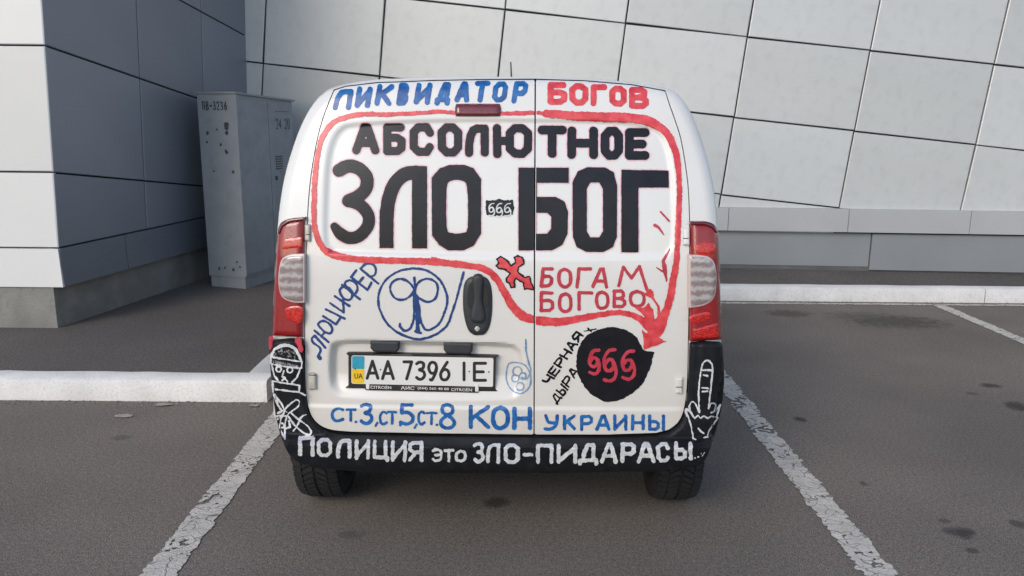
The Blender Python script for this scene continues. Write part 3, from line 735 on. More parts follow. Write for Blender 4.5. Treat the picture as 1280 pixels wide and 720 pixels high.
tail(TL_, smooth_path([(379.5, 319), (364, 319.5), (353, 325), (349, 340), (349, 358), (353, 370), (364, 376), (379.5, 377)], k=4),
     [[(353, 299), (378, 296), (377, 309), (353, 312)], smooth_path([(358, 385), (377, 384), (376, 403), (366, 402), (358, 396)], True)], smooth_path([(347, 291), (350, 280), (360, 274), (381, 271.5)], k=4) + [(381, 275), (362, 278), (353, 284), (349, 293)], 'left tail light with clear middle lens')
tail(TR_, smooth_path([(862.5, 320.5), (876, 320.5), (888, 324), (894, 335), (895, 355), (892, 371), (880, 380), (862.5, 383)], k=4),
     [smooth_path([(872, 306), (892, 303), (893, 316), (873, 318)], True), smooth_path([(864, 395), (886, 390), (885, 400), (866, 404)], True), [(866, 412), (897, 404), (899, 421), (866, 423)]], smooth_path([(862.5, 277), (882, 277), (893, 281), (898, 291)], k=4) + [(895, 291), (890, 285), (880, 281), (863, 281)], 'right tail light with clear middle lens')
# third brake light
rr_ = lambda x0, y0, x1, y1, r: smooth_path([(x0 + r, y0), (x1 - r, y0), (x1 - r * .3, y0 + r * .3), (x1, y0 + r), (x1, y1 - r), (x1 - r * .3, y1 - r * .3), (x1 - r, y1), (x0 + r, y1), (x0 + r * .3, y1 - r * .3), (x0, y1 - r), (x0, y0 + r), (x0 + r * .3, y0 + r * .3)], True, 4)
patch('brake_light', M_bl, van, RS, poly=rr_(568.5, 129.5, 626.5, 145.5, 5), cell=1.2, infl=.016, ir=6, skirt=.02)['label'] = 'dull dark red high brake light on the left door'
# hinges
for hp in ([(381, 279.5), (389, 280.5), (389, 302), (381, 301)], [(384.5, 466), (392, 465), (396, 467), (396.5, 486), (386, 487)], [(853.5, 284), (862, 284.5), (862, 307), (853, 306)], [(844, 471), (853.5, 470.5), (853, 492), (844, 491)]):
    h = patch('hinge', M_hinge if hp[0][0] < 500 else M_van, van, RS, poly=hp, cell=.9, infl=.012, ir=3, skirt=.012, off=.002)
    ym = (hp[0][1] + hp[2][1]) / 2
    patch('hinge_gap', M_gap, h, lambda x, z: RS(x, z) - .0145, poly=[(min(p[0] for p in hp) + 1.2, ym + 2), (max(p[0] for p in hp) - 1, ym + 2), (max(p[0] for p in hp) - 1, ym + 3), (min(p[0] for p in hp) + 1.2, ym + 3)], cell=.6, skirt=.002)
# handle
HO = smooth_path([(597.5, 345), (586, 347), (580, 356), (578.5, 375), (580, 395), (585, 412), (592, 418.5), (598, 419), (606, 417.5), (612, 408), (615, 392), (615.5, 372), (613.5, 356), (608, 347)], True, 4)
hd = patch('door_handle', M_plas, van, RS, poly=HO, cell=1.2, infl=.014, ir=9, skirt=.02); hd['label'] = 'black oval plastic door handle'
hs = lambda x, z: RS(x, z) - .0145
patch('handle_recess', M_gap, hd, hs, poly=smooth_path([(590, 352), (605, 352), (609.5, 362), (609, 385), (586, 385), (585, 362)], True, 4), cell=1.2, infl=.001, ir=3, skirt=.002)
patch('grip', M_plas, hd, hs, poly=smooth_path([(591, 346), (604, 346), (603.5, 375), (607, 398), (598, 404), (588, 398), (591.5, 375)], True, 4), cell=1.2, infl=.013, ir=5, skirt=.01)
patch('lock', M_hinge, hd, hs, poly=smooth_path([(596.5, 407.5), (600, 411), (596.5, 414.5), (593, 411)], True, 4), cell=.7, infl=.003, ir=2, skirt=.005)
# plate lamps
for P in ([(463, 425.5), (499, 426.5), (499, 436), (496, 440.5), (467, 439.5), (463, 435)], [(554.5, 427.5), (590.5, 428.5), (590.5, 439), (587, 443), (558, 442), (554.5, 437)]):
    patch('plate_lamp', M_plas, van, plane_surf(.004), poly=P, cell=1.0, infl=.006, ir=3, skirt=.03)
# number plate
plate = bpy.data.objects.new('number_plate', None); COL.objects.link(plate); plate.parent = van; plate['label'] = 'white registration plate in a black frame'
M_pw = mat('plate_white', (.68, .66, .62), .4, var=.05, vscale=12); M_pb = mat('plate_black', (.018, .016, .016), .45)
M_pblue = mat('plate_blue', (.03, .30, .42), .4, var=.2, vscale=70); M_py = mat('plate_yellow', (.80, .50, .02), .4, var=.15, vscale=70)
PY = .016
patch('frame', M_pb, plate, plane_surf(PY), poly=smooth_path([(438, 440.8), (528, 442.2), (617, 444.2), (620, 447), (619.5, 466), (619, 486), (616, 489), (528, 487), (438, 485.2), (435.5, 482), (435.5, 463), (435.5, 444)], True, 2), cell=1.4, infl=.008, ir=1.6, skirt=.015)
PF = PY - .0085
patch('plate', M_pw, plate, plane_surf(PF), poly=[(439.4, 444.2), (616.8, 447.5), (616.2, 483.6), (439.2, 479.6)], cell=2, skirt=0, smooth=False)
patch('blue_band', M_pblue, plate, plane_surf(PF - .0008), poly=[(440.2, 445), (455.6, 445.3), (455.4, 461.5), (440.1, 461)], cell=1.4, skirt=0)
patch('yellow_band', M_py, plate, plane_surf(PF - .0008), poly=[(440.1, 461), (455.4, 461.5), (455.2, 479.2), (440, 478.8)], cell=1.4, skirt=0)
patch('dealer_strip', M_pb, plate, plane_surf(PF), poly=[(456, 480.8), (598, 484), (598, 491), (456, 487.6)], cell=1.4, infl=.003, ir=1, skirt=.01)

# ------------------------------------------------------------------ hand lettering
ring_ = [(.3, 0), (.7, 0), (1, .2), (1, .8), (.7, 1), (.3, 1), (0, .8), (0, .2), (.3, 0)]
GL = {
 'Л': [[(0, 1), (.02, .6), (.1, .28), (.28, .07), (.5, 0), (1, 0)], [(1, 0), (1, 1)]],
 'И': [[(0, 0), (0, 1)], [(0, .95), (1, .12)], [(1, 0), (1, 1)]], 'К': [[(0, 0), (0, 1)], [(1, 0), (.08, .55)], [(.3, .42), (1, 1)]],
 'В': [[(0, 0), (0, 1)], [(0, 0), (.65, 0), (.88, .12), (.88, .34), (.65, .47), (0, .48)], [(.6, .48), (.85, .55), (1, .68), (1, .85), (.75, 1), (0, 1)]],
 'Д': [[(.22, .8), (.28, .35), (.5, 0), (.82, 0), (.82, .8)], [(0, 1), (0, .82), (1, .82), (1, 1)]],
 'А': [[(0, 1), (.42, 0), (.6, 0), (1, 1)], [(.2, .68), (.82, .68)]], 'Т': [[(0, 0), (1, 0)], [(.5, 0), (.5, 1)]], 'О': [ring_],
 'Р': [[(0, 0), (0, 1)], [(0, 0), (.72, 0), (1, .12), (1, .42), (.72, .56), (0, .56)]],
 'Б': [[(.95, 0), (0, 0), (0, 1)], [(0, .44), (.7, .44), (1, .56), (1, .86), (.72, 1), (0, 1)]], 'Г': [[(1, 0), (0, 0), (0, 1)]],
 'С': [[(1, .22), (.8, 0), (.28, 0), (0, .2), (0, .8), (.28, 1), (.8, 1), (1, .8)]],
 'Ю': [[(0, 0), (0, 1)], [(0, .5), (.42, .5)], [(.42 + .58 * a, b) for a, b in ring_]], 'Н': [[(0, 0), (0, 1)], [(1, 0), (1, 1)], [(0, .52), (1, .52)]],
 'Е': [[(1, 0), (0, 0), (0, 1), (1, 1)], [(0, .5), (.8, .5)]], 'З': [['s', (0, .1), (.3, 0), (.75, .04), (.9, .22), (.75, .42), (.35, .48), (.8, .54), (1, .74), (.8, .95), (.35, 1), (0, .88)]],
 'П': [[(0, 1), (0, 0), (1, 0), (1, 1)]], 'Ц': [[(0, 0), (0, .86), (.85, .86), (.85, 0)], [(.85, .86), (1, .86), (1, 1)]],
 'Я': [[(1, 1), (1, 0), (.3, 0), (0, .14), (0, .4), (.3, .54), (1, .54)], [(.55, .54), (0, 1)]],
 'э': [['s', (0, .15), (.4, 0), (.9, .15), (1, .5), (.9, .85), (.4, 1), (0, .85)], [(.35, .5), (1, .5)]],
 'Ы': [[(0, 0), (0, 1)], [(0, .44), (.42, .44), (.62, .58), (.62, .86), (.42, 1), (0, 1)], [(1, 0), (1, 1)]],
 'У': [[(.05, 0), (.25, .5), (.85, .55)], ['s', (1, 0), (.95, .5), (.7, .9), (.35, 1), (0, .96)]], 'Ч': [[(0, 0), (.05, .42), (.35, .55), (1, .5)], [(1, 0), (1, 1)]],
 'о': [['s', (.5, 0), (.88, .14), (1, .5), (.88, .86), (.5, 1), (.12, .86), (0, .5), (.12, .14), (.5, 0)]],
 'с': [['s', (1, .12), (.55, 0), (.1, .2), (0, .55), (.15, .9), (.55, 1), (1, .86)]],
 '3': [['s', (0, .1), (.4, 0), (.85, .08), (.8, .35), (.35, .45), (.85, .55), (1, .78), (.7, .98), (.3, 1), (0, .9)]],
 '5': [[(.95, 0), (.12, 0), (.08, .42)], ['s', (.08, .42), (.6, .4), (1, .62), (.9, .88), (.5, 1), (0, .92)]],
 '8': [['s', (.5, 0), (.85, .1), (.85, .32), (.5, .45), (.12, .6), (0, .8), (.3, 1), (.8, .97), (1, .78), (.8, .58), (.5, .45), (.12, .3), (.15, .08), (.5, 0)]],
 '7': [[(0, 0), (1, 0), (.35, 1)]], '9': [['s', (.95, .35), (.75, .6), (.25, .6), (0, .3), (.25, .02), (.75, .02), (.98, .25), (.9, .55), (.45, 1), (.2, 1)]],
 '6': [['s', (.8, 0), (.35, .35), (.05, .68), (.2, .97), (.7, 1), (1, .75), (.85, .48), (.45, .42), (.15, .55)]],
 'I': [[(.5, 0), (.5, 1)]], 'a': [[(0, 1), (.5, 0), (1, 1)], [(.2, .7), (.8, .7)]], '-': [[(0, .5), (1, .5)]],
 '$': [['s', (.9, .03), (.45, .06), (.12, .25), (.05, .48), (.22, .68), (.6, .68), (.8, .52), (.7, .36), (.4, .34), (.18, .46)], ['s', (.82, .45), (.97, .66), (.88, .9), (.5, 1), (.08, .96)]],
}
GL['т'] = GL['Т']
def glyph(fd, ch, q, W, jit=.0):
    """q = (x0,y0,x1,y1) box, or (origin, u, v) frame; inset by half the stroke"""
    if len(q) == 4:
        x0, y0, x1, y1 = q; h = W / 2; o = np.array([x0 + h, y0 + h]); u = np.array([max(x1 - x0 - W, .01), 0]); v = np.array([0, max(y1 - y0 - W, .01)])
    else: o, u, v = (np.array(k, float) for k in q)
    for st in GL[ch]:
        sm = st[0] == 's'; P = st[1:] if sm else st
        P = [o + u * (a + jit * (random.random() - .5)) + v * (b + jit * .6 * (random.random() - .5)) for a, b in P]
        if sm: P = smooth_path(P, k=5)
        fd.stroke(P, W)
SEAM = [(669.6, 90), (668.6, 320), (667.9, 560)]
def seam_x(y): return np.interp(y, [90, 320, 560], [669.4, 668.4, 667.8])
def paint(name, mt, parent, draw, bb, cell=.8, off=.0016, surf=None, rough=.5, label=None, seam=True, wide=0, skirt=0):
    fd = Field(*bb, cell); draw(fd)
    if wide: fd.D = fd.D - wide
    fd.D = fd.D + rough * vnoise(fd.X * 1.0 + 13, fd.Y, 1.9) + rough * .9 * vnoise(fd.X, fd.Y + 77, 5.0)
    if seam: fd.D = np.maximum(fd.D, 1.25 - np.abs(fd.X - seam_x(fd.Y)))
    o = patch(name, mt, parent, surf or RS, fd=fd, off=off, skirt=skirt, sharp=0)
    if o is not None and label: o['label'] = label
    return o
def pmat(name, c, rough=.35, var=.3, c2=None, coat=.08, sc=30, spec=.5, bmp=.05):
    return mat(name, c, rough, spec=spec, var=var, vscale=sc, col2=c2, bump=bmp, bscale=420, coat=coat)
P_blue = pmat('blue_paint', (.012, .14, .40), c2=(.006, .055, .21), sc=40)
P_navy = pmat('navy_paint', (.012, .035, .16), c2=(.015, .06, .19), sc=26)
P_pale = pmat('thin_blue_paint', (.09, .19, .33), c2=(.22, .32, .42), sc=26)
P_red = pmat('red_paint', (.50, .024, .034), c2=(.70, .08, .09), sc=34)
P_wine = pmat('dark_red_paint', (.38, .02, .04), c2=(.52, .05, .075), sc=24)
P_black = pmat('black_paint', (.007, .007, .010), rough=.24, c2=(.012, .012, .016), coat=.0, sc=16, spec=.28, bmp=.12)
P_pink = pmat('pink_edge_paint', (.66, .36, .40), c2=(.74, .56, .58), sc=30)
P_white = pmat('white_paint', (.66, .66, .65), rough=.6, c2=(.46, .46, .47), coat=0, sc=60)
P_grey = pmat('grey_paint', (.30, .30, .30), rough=.6, c2=(.12, .12, .13), coat=0, sc=120)

def word(chars, boxes, W, jit=.03):
    def d(fd):
        for c, b in zip(chars, boxes): glyph(fd, c, b, W if not hasattr(W, '__len__') else W[chars.index(c)], jit)
    return d
def slant_word(items, W, sl=0.0, jit=.03):
    def d(fd):
        for c, (x0, y0, x1, y1) in items:
            h = W / 2; k = sl * (y1 - y0)
            glyph(fd, c, ((x0 + h + k, y0 + h), (x1 - x0 - W - k, 0), (-k, y1 - y0 - W)), W, jit)
    return d
# top line, blue
paint('painted_word', P_blue, doorL, slant_word([('Л', (416, 111, 442, 138)), ('И', (443, 108, 466, 135)), ('К', (468, 105, 493, 132.5)), ('В', (495, 103.5, 513, 132)), ('И', (517, 103, 541, 131)),
      ('Д', (543, 102.5, 566, 132)), ('А', (568, 101.5, 590, 128)), ('Т', (590, 101, 613, 128)), ('О', (614, 102, 636, 128)), ('Р', (639, 101.5, 661, 129))], 6.6, .13), (410, 94, 666, 145), label='blue painted word across the top of the left door')
paint('painted_word', P_red, doorR, word('БОГОВ', [(684.5, 102.5, 709, 131), (711.5, 104, 735.5, 131.8), (738, 105, 759, 132.5), (761.5, 107, 783.5, 133.2), (786, 108.5, 811, 136)], 7.6), (680, 96, 816, 142), label='red painted word across the top of the right door')
# second line, black with pink edge
L2 = [('А', (440, 154, 474.5, 193)), ('Б', (479, 154, 507, 194)), ('С', (512, 154, 542.5, 195)), ('О', (547, 154, 578, 195.8)), ('Л', (581, 155.5, 611, 196)), ('Ю', (616, 155, 665, 197.5))]
R2 = [('Т', (672, 156.7, 708.5, 197.5)), ('Н', (709, 158, 747.5, 198.7)), ('О', (750.5, 158.5, 779, 199.7)), ('Е', (781, 160, 812, 200))]
def d_l2(fd):
    for c, b in L2: glyph(fd, c, b, 10.5, .02)
def d_r2(fd):
    for c, b in R2: glyph(fd, c, b, 11.2, .02)
def d_zlo(fd):
    fd.stroke(smooth_path([(424, 213), (436, 207.5), (449, 211), (458, 221), (458, 234), (450, 244), (436, 251)], k=6), 16.5)
    fd.stroke(smooth_path([(436, 251), (450, 256), (460, 268), (460, 282), (450, 294), (438, 297.5), (427, 293), (418, 283)], k=6), [15.5] * 37 + [15, 14, 13, 12, 11, 10])
    fd.stroke(smooth_path([(483, 301), (483.5, 270), (486.5, 247), (494, 229), (506, 218), (520, 215.5)], k=5), 17.5)
    fd.poly([(474.5, 262), (492, 262), (492, 310), (474.5, 310)]); fd.poly([(515, 207.5), (534, 207.5), (534, 310.5), (515, 310.5)])
    fd.poly([(539.5, 222), (550, 210), (562, 206), (580, 206), (592, 210), (601.5, 224), (601.5, 292), (592, 307), (580, 313), (560, 313), (549, 306), (540, 294)])
    X, Y = fd.X, fd.Y
    hole = sd_poly(smooth_path([(558.5, 236), (564, 226), (578, 226), (584, 236), (584.5, 284), (578, 291), (565, 291), (558.5, 284)], True, 3), X, Y); fd.D = np.maximum(fd.D, -hole)
def d_bog(fd):
    fd.poly([(648, 209.5), (711, 209.5), (711, 228.5), (671, 228.5), (671, 246), (695, 246), (706, 252), (710, 265), (709.5, 292), (703, 306), (690, 313), (648, 313)])
    h1 = sd_poly([(670.5, 266), (684, 266), (689, 271), (689, 286), (684, 292), (670.5, 292)], fd.X, fd.Y)
    fd.poly([(715.5, 228), (722, 214), (734, 209), (756, 209), (767, 215), (771.5, 232), (771, 296), (766, 309), (754, 315), (733, 315), (721, 309), (716, 296)])
    h2 = sd_poly([(733.5, 236), (738, 228), (749, 228), (753.5, 236), (753.5, 289), (749, 296.5), (738, 296.5), (733.5, 289)], fd.X, fd.Y)
    fd.D = np.maximum(fd.D, -np.minimum(h1, h2))
    fd.poly([(776.5, 212), (836, 213), (836, 234.5), (798, 234.5), (798, 315.5), (776.5, 315.5)])
for nm, dr, bb, dd, lb in (('painted_word', d_l2, (436, 148, 668, 202), doorL, 'black painted word part on the left door'), ('painted_word', d_r2, (668, 150, 818, 206), doorR, 'black painted word part on the right door'),
                           ('painted_word', d_zlo, (404, 198, 608, 322), doorL, 'large black painted letters on the left door'), ('painted_word', d_bog, (642, 202, 842, 322), doorR, 'large black painted letters across the door gap')):
    s_ = random.getstate(); paint('paint_edge', P_pink, dd, dr, bb, wide=1.5, off=.0008, rough=.8, cell=.9); random.setstate(s_)
    paint(nm, P_black, dd, dr, bb, off=.0017, label=lb, rough=.35)
# little 666 tag
def d_tag(fd): fd.poly([(608, 250), (626, 249), (641, 250), (643, 259), (641, 268), (624, 270), (608, 269), (606.5, 259)])
paint('painted_tag', P_black, doorL, d_tag, (600, 243, 650, 276), rough=1.6, off=.0016, label='small black painted tag with three white figures')
paint('painted_figures', P_white, doorL, lambda fd: [glyph(fd, '$', b, 1.6) for b in ((610, 253, 619, 270.5), (619.5, 253, 629, 271.5), (629.5, 253, 639.5, 271))], (600, 243, 650, 276), cell=.45, rough=.3, off=.0026)
# big red line and arrow
def d_line_l(fd):
    P = [(628, 142), (648, 141.5), (668, 141)]; fd.stroke(P, 5)
    pts = [(568, 141, 5), (553, 139.5, 5), (540, 139.8, 5), (509, 142, 5), (481, 143, 5.5), (457, 142.5, 6), (434, 146, 6.5), (417, 153, 7), (406.7, 165, 6.5), (399.6, 181.5, 6.5), (396, 203, 6.5), (393.7, 226, 6.5), (392.5, 250, 6.5), (392.5, 264, 6.5), (394, 287, 7), (401, 306, 7.5),
           (412.6, 316.7, 9), (436, 322.6, 8.5), (471, 325, 8), (509, 326, 8), (547, 327.5, 9), (578, 331, 8.5), (601, 334.5, 8.5), (614, 341.5, 8.5), (623, 352, 8.5), (632, 367.4, 9), (641, 383, 10), (653, 394.6, 12), (668, 399.5, 10)]
    S_ = smooth_path(pts, k=4); fd.stroke([p[:2] for p in S_], [p[2] for p in S_]); fd.stroke([(540, 322), (560, 326)], 2.5)
    fd.stroke([(410, 311), (424, 317)], 3)
def d_line_r(fd):
    pts = [(669, 399.5, 9), (676, 401, 11), (700, 402, 10), (725, 398, 8.5), (750, 393, 7), (772, 390.5, 6.5), (787, 392.5, 7), (801, 399, 9), (812, 408, 14)]
    S_ = smooth_path(pts, k=4); fd.stroke([p[:2] for p in S_], [p[2] for p in S_])
    fd.stroke([(669, 141), (681, 141.5)], 5)
    pts = [(683, 142, 10), (720, 145, 11), (760, 146.5, 12), (790, 147.5, 12), (812, 152, 12), (830, 163, 10), (841, 180, 9), (847, 205, 7.5), (849, 235, 6.5), (848.5, 262, 7), (847, 300, 7.5), (845, 330, 8), (841, 352, 9), (836.5, 376, 9.5), (830, 393, 10.5), (822, 406, 15), (818, 412, 15)]
    S_ = smooth_path(pts, k=4); fd.stroke([p[:2] for p in S_], [p[2] for p in S_])
    z = lambda a, b: (665 + a / 6, 320 + b / 6)
    fd.poly([z(880, 520), z(925, 515), z(985, 460), z(1030, 430), z(990, 570), z(945, 612), z(1012, 640), z(840, 700), z(825, 550), z(862, 582)])
    fd.poly([z(760, 378), z(840, 385), z(875, 350), z(905, 400), z(928, 505), z(880, 525), z(830, 440)])
    fd.poly([z(835, 288), z(885, 248), z(908, 262), z(915, 330)]); fd.stroke([z(905, 315), z(945, 380), z(950, 450)], 2.6); fd.stroke([z(985, 400), z(965, 470)], 2); fd.stroke([z(860, 250), z(945, 370), z(965, 470)], 2.6)
paint('painted_line', P_red, doorL, d_line_l, (384, 132, 668, 412), off=.0024, rough=1.1, label='red painted line looping round the big letters')
paint('painted_arrow', P_red, doorR, d_line_r, (668, 132, 862, 440), off=.0024, rough=1.1, label='red painted line ending in an arrowhead')
z5 = lambda x0, y0, x1, y1: (665 + x0 / 6, 320 + y0 / 6, 665 + x1 / 6, 320 + y1 / 6)
def d_bogam(fd):
    for c, b in (('Б', (58, 85, 165, 235)), ('О', (190, 88, 302, 242)), ('Г', (325, 86, 448, 242)), ('А', (445, 86, 582, 240))):
        q = z5(*b); k = .10 * (q[3] - q[1]) if c != 'О' else 0; glyph(fd, 'о' if c == 'О' else c, ((q[0] + 1.8 + k, q[1] + 1.8), (q[2] - q[0] - 3.6 - k, 0), (-k, q[3] - q[1] - 3.6)), 4.3, .04)
    fd.stroke([(665 + a / 6, 320 + b / 6) for a, b in [(650, 222), (685, 82), (745, 165), (805, 78), (862, 255)]], 4)
def d_bogovo(fd):
    for c, b in (('Б', (55, 262, 165, 420)), ('о', (192, 270, 305, 428)), ('Г', (338, 262, 462, 410)), ('о', (470, 258, 582, 405)), ('В', (603, 250, 708, 390)), ('о', (725, 252, 852, 388))): glyph(fd, c, z5(*b), 4.3, .04)
paint('painted_word', P_wine, doorR, d_bogam, (670, 328, 815, 372), off=.0019, cell=.6, label='upper of two dark red painted words'); paint('painted_word', P_wine, doorR, d_bogovo, (670, 358, 815, 396), off=.0019, cell=.6, label='lower of two dark red painted words')
z4 = lambda a, b: (620 + a / 4.237, 240 + b / 4.237)
def d_marks(fd):
    fd.stroke([z4(872, 105), z4(915, 152)], 2.6); fd.stroke([z4(840, 175), z4(862, 188), z4(890, 228)], [4, 3.5, 1.5]); fd.stroke([z4(920, 300), z4(885, 365), z4(890, 390)], [2, 4, 5]); fd.stroke([z4(890, 390), z4(903, 470)], [6, 2]); fd.stroke([z4(850, 400), z4(890, 425)], 2)
paint('painted_marks', P_wine, doorR, d_marks, (810, 258, 845, 356), off=.0019, cell=.6, label='short dark red brush strokes inside the red line')
# cross
zc5 = lambda a, b: (570 + a / 6.55, 320 + b / 6.55)
CR = [zc5(*p) for p in [(335, 25), (365, 3), (412, 30), (450, 78), (490, 55), (478, 12), (500, -8), (545, 15), (557, 60), (512, 88), (503, 125), (560, 175), (600, 168), (637, 272), (560, 268), (550, 218), (490, 182), (472, 210), (477, 248), (450, 255), (440, 222), (412, 212), (413, 180), (440, 142), (400, 105), (350, 100), (333, 78), (350, 60)]]
paint('painted_cross_edge', P_black, doorL, lambda fd: fd.poly(CR, 1.0), (612, 310, 672, 368), cell=.7, off=.0027, rough=1.2); paint('painted_cross', P_red, doorL, lambda fd: fd.poly(CR, -1.0), (612, 310, 672, 368), cell=.6, off=.0034, rough=1.0, label='small red painted cross edged in black')
# name running up the left, navy
zl1 = lambda a, b: (380 + a / 5.14, 320 + b / 5.14)
def strokes(fd, tr, items, W):
    for it in items:
        sm = it[0] in ('s', 'c'); cl = it[0] == 'c'; P = [tr(*p) for p in (it[1:] if sm else it)]
        if sm: P = smooth_path(P, cl, 6)
        fd.stroke(P, W)
LUC = [['s', (100, 655), (92, 640), (107, 608), (98, 585), (62, 558), (50, 530), (70, 512)], [(70, 512), (138, 590)], [(97, 650), (104, 656)], [(68, 478), (158, 552)], [(112, 515), (130, 492)], ['c', (92, 440), (120, 416), (160, 432), (182, 470), (165, 497), (128, 482)],
       [(122, 385), (205, 438)], [(142, 343), (238, 390)], [(205, 438), (238, 390), (260, 402)], [(168, 302), (255, 362)], [(198, 258), (292, 320)], [(255, 362), (252, 300)], [(245, 185), (360, 278)], ['c', (230, 228), (245, 200), (285, 202), (312, 240), (296, 280), (255, 272)], ['c', (262, 178), (290, 156), (330, 172), (344, 212), (322, 246), (290, 215)],
       [(302, 135), (408, 218)], [(302, 135), (336, 92)], [(352, 172), (380, 138)], [(408, 218), (432, 172)], [(362, 80), (478, 178)], ['s', (362, 80), (398, 50), (440, 52), (462, 85), (452, 122), (420, 130)]]
paint('painted_word', P_navy, doorL, lambda fd: (strokes(fd, zl1, LUC, 3.0), fd.stroke([zl1(95, 645), zl1(102, 655)], 5)), (382, 322, 480, 456), cell=.6, rough=.6, label='navy painted word climbing the lower left of the door')
zr = lambda a, b: (465 + a / 6.856, 325 + b / 6.856)
EM = [['s', (350, 70), (230, 95), (120, 170), (60, 280), (60, 400), (120, 530), (220, 620), (350, 672), (430, 675), (540, 640), (640, 560), (690, 440), (730, 310), (785, 105)], ['s', (350, 70), (470, 90), (570, 160), (630, 260), (645, 350), (620, 450), (570, 550), (490, 598), (440, 575), (410, 480), (378, 340), (365, 290)],
      ['c', (358, 250), (310, 185), (240, 160), (175, 190), (155, 250), (190, 320), (260, 340), (325, 310)], ['c', (370, 240), (410, 180), (480, 160), (545, 190), (565, 250), (540, 330), (480, 358), (410, 330), (370, 290)], [(362, 150), (370, 250)],
      ['s', (360, 300), (360, 480), (330, 580), (280, 605), (242, 570), (240, 545)], [(378, 300), (385, 620)], [(400, 380), (415, 540)], [(372, 612), (418, 625)], [(392, 340), (400, 600)]]
paint('painted_emblem', P_navy, doorL, lambda fd: strokes(fd, zr, EM, 3.0), (465, 328, 585, 430), cell=.6, rough=.7, label='navy painted circular emblem beside the handle')
z6 = lambda a, b: (605 + a / 5.333, 400 + b / 5.333)
circ = lambda x, y, r: ['c'] + [(x + r * math.cos(t), y + r * math.sin(t)) for t in (0, 1.05, 2.1, 3.14, 4.2, 5.25)]
paint('painted_emblem', P_pale, doorL, lambda fd: strokes(fd, z6, [['c', (160, 300), (210, 282), (270, 300), (308, 360), (305, 440), (250, 488), (190, 470), (150, 400)], circ(222, 340, 30), circ(208, 388, 24), circ(258, 372, 22), circ(240, 442, 26), ['s', (278, 130), (285, 230), (305, 300), (310, 340), (285, 390), (250, 380)], [(275, 180), (300, 300)]], 1.8), (628, 418, 668, 496), cell=.5, rough=.5, label='small pale blue scribbled emblem near the door gap')
# black hole
HB = [z6(*p) for p in smooth_path([(880, 45), (960, 72), (1020, 122), (1060, 200)], k=4) + [(1135, 212)] + smooth_path([(1110, 320), (1050, 430), (970, 500), (900, 535), (820, 545), (740, 510), (680, 460), (630, 370), (612, 280), (630, 190), (680, 110), (760, 65), (820, 48)], k=4)]
paint('painted_disc', P_black, doorR, lambda fd: fd.poly(HB), (712, 402, 824, 508), off=.0014, rough=1.2, label='solid black painted disc on the right door')
paint('painted_figures', P_wine, doorR, lambda fd: [glyph(fd, '$', (605 + a / 5.333, 400 + b / 5.333, 605 + c / 5.333, 400 + d / 5.333), 4.2, .04) for a, b, c, d in ((688, 185, 782, 368), (783, 180, 892, 415), (908, 190, 1016, 402))], (725, 428, 805, 484), off=.0024, cell=.6, rough=.8, label='three dark red figures on the black disc')
def d_blk(fd):
    for k, c in enumerate('ЧЕРНАЯ'):
        o = np.array([392 + k * 38.5, 402 - k * 57]); glyph(fd, c, (z6(*o), np.array([30, -38]) / 5.333, np.array([44, 27]) / 5.333), 2.7, .06)
    for k, c in enumerate('ДЫРА'):
        o = np.array([448 + k * 37, 525 - k * 58]); glyph(fd, c, (z6(*o), np.array([30, -40]) / 5.333, np.array([42, 36]) / 5.333), 2.5 if k else 2.2, .06)
    fd.stroke([z6(665, 74), z6(745, 60)], 1.6); fd.stroke([z6(692, 55), z6(714, 76)], 2)
paint('painted_words', P_black, doorR, d_blk, (672, 404, 752, 516), cell=.6, rough=.6, label='two black painted words climbing beside the disc')
# bottom line, blue
z8 = lambda x0, y0, x1, y1: (400 + x0 / 4.571, 490 + y0 / 4.571, 400 + x1 / 4.571, 490 + y1 / 4.571)
def d_bot(fd):
    for c, b, W in (('с', (62, 85, 140, 172), 3.6), ('т', (145, 92, 208, 170), 3.4), ('3', (226, 60, 306, 187), 4.4), ('с', (336, 105, 388, 190), 3.2), ('т', (383, 106, 442, 187), 3.2), ('5', (450, 63, 540, 192), 4.4), ('с', (556, 105, 603, 190), 3), ('т', (603, 112, 672, 187), 3), ('8', (680, 63, 778, 213), 4.4),
                    ('К', (850, 73, 972, 210), 5), ('О', (976, 76, 1084, 218), 5.4), ('Н', (1098, 83, 1212, 216), 5.6)):
        glyph(fd, 'о' if c == 'О' else c, z8(*b), W, .03)
    for a, b in ((205, 170), (458, 188), (667, 186)): q = z8(a, b, a, b); fd.stroke([q[:2], (q[0] + .4, q[1])], 3.2)
    for a, b in ((328, 175), (553, 185)): q = z8(a, b, a, b); fd.stroke([q[:2], (q[0] - 2.5, q[1] + 4)], 2.8)
paint('painted_words', P_blue, doorL, d_bot, (408, 498, 668, 541), cell=.6, rough=.6, label='blue painted figures and word along the bottom of the left door')
zB = lambda x0, y0, x1, y1: (640 + x0 / 4.923, 490 + y0 / 4.923, 640 + x1 / 4.923, 490 + y1 / 4.923)
paint('painted_word', P_blue, doorR, lambda fd: [glyph(fd, c, zB(*b), 4.1, .04) for c, b in (('У', (193, 135, 288, 238)), ('К', (313, 138, 392, 234)), ('Р', (418, 140, 498, 240)), ('А', (512, 138, 607, 238)), ('И', (623, 136, 710, 238)), ('Н', (731, 136, 817, 236)), ('Ы', (838, 136, 942, 238)))],
      (674, 512, 838, 542), cell=.6, rough=.6, label='blue painted word along the bottom of the right door')
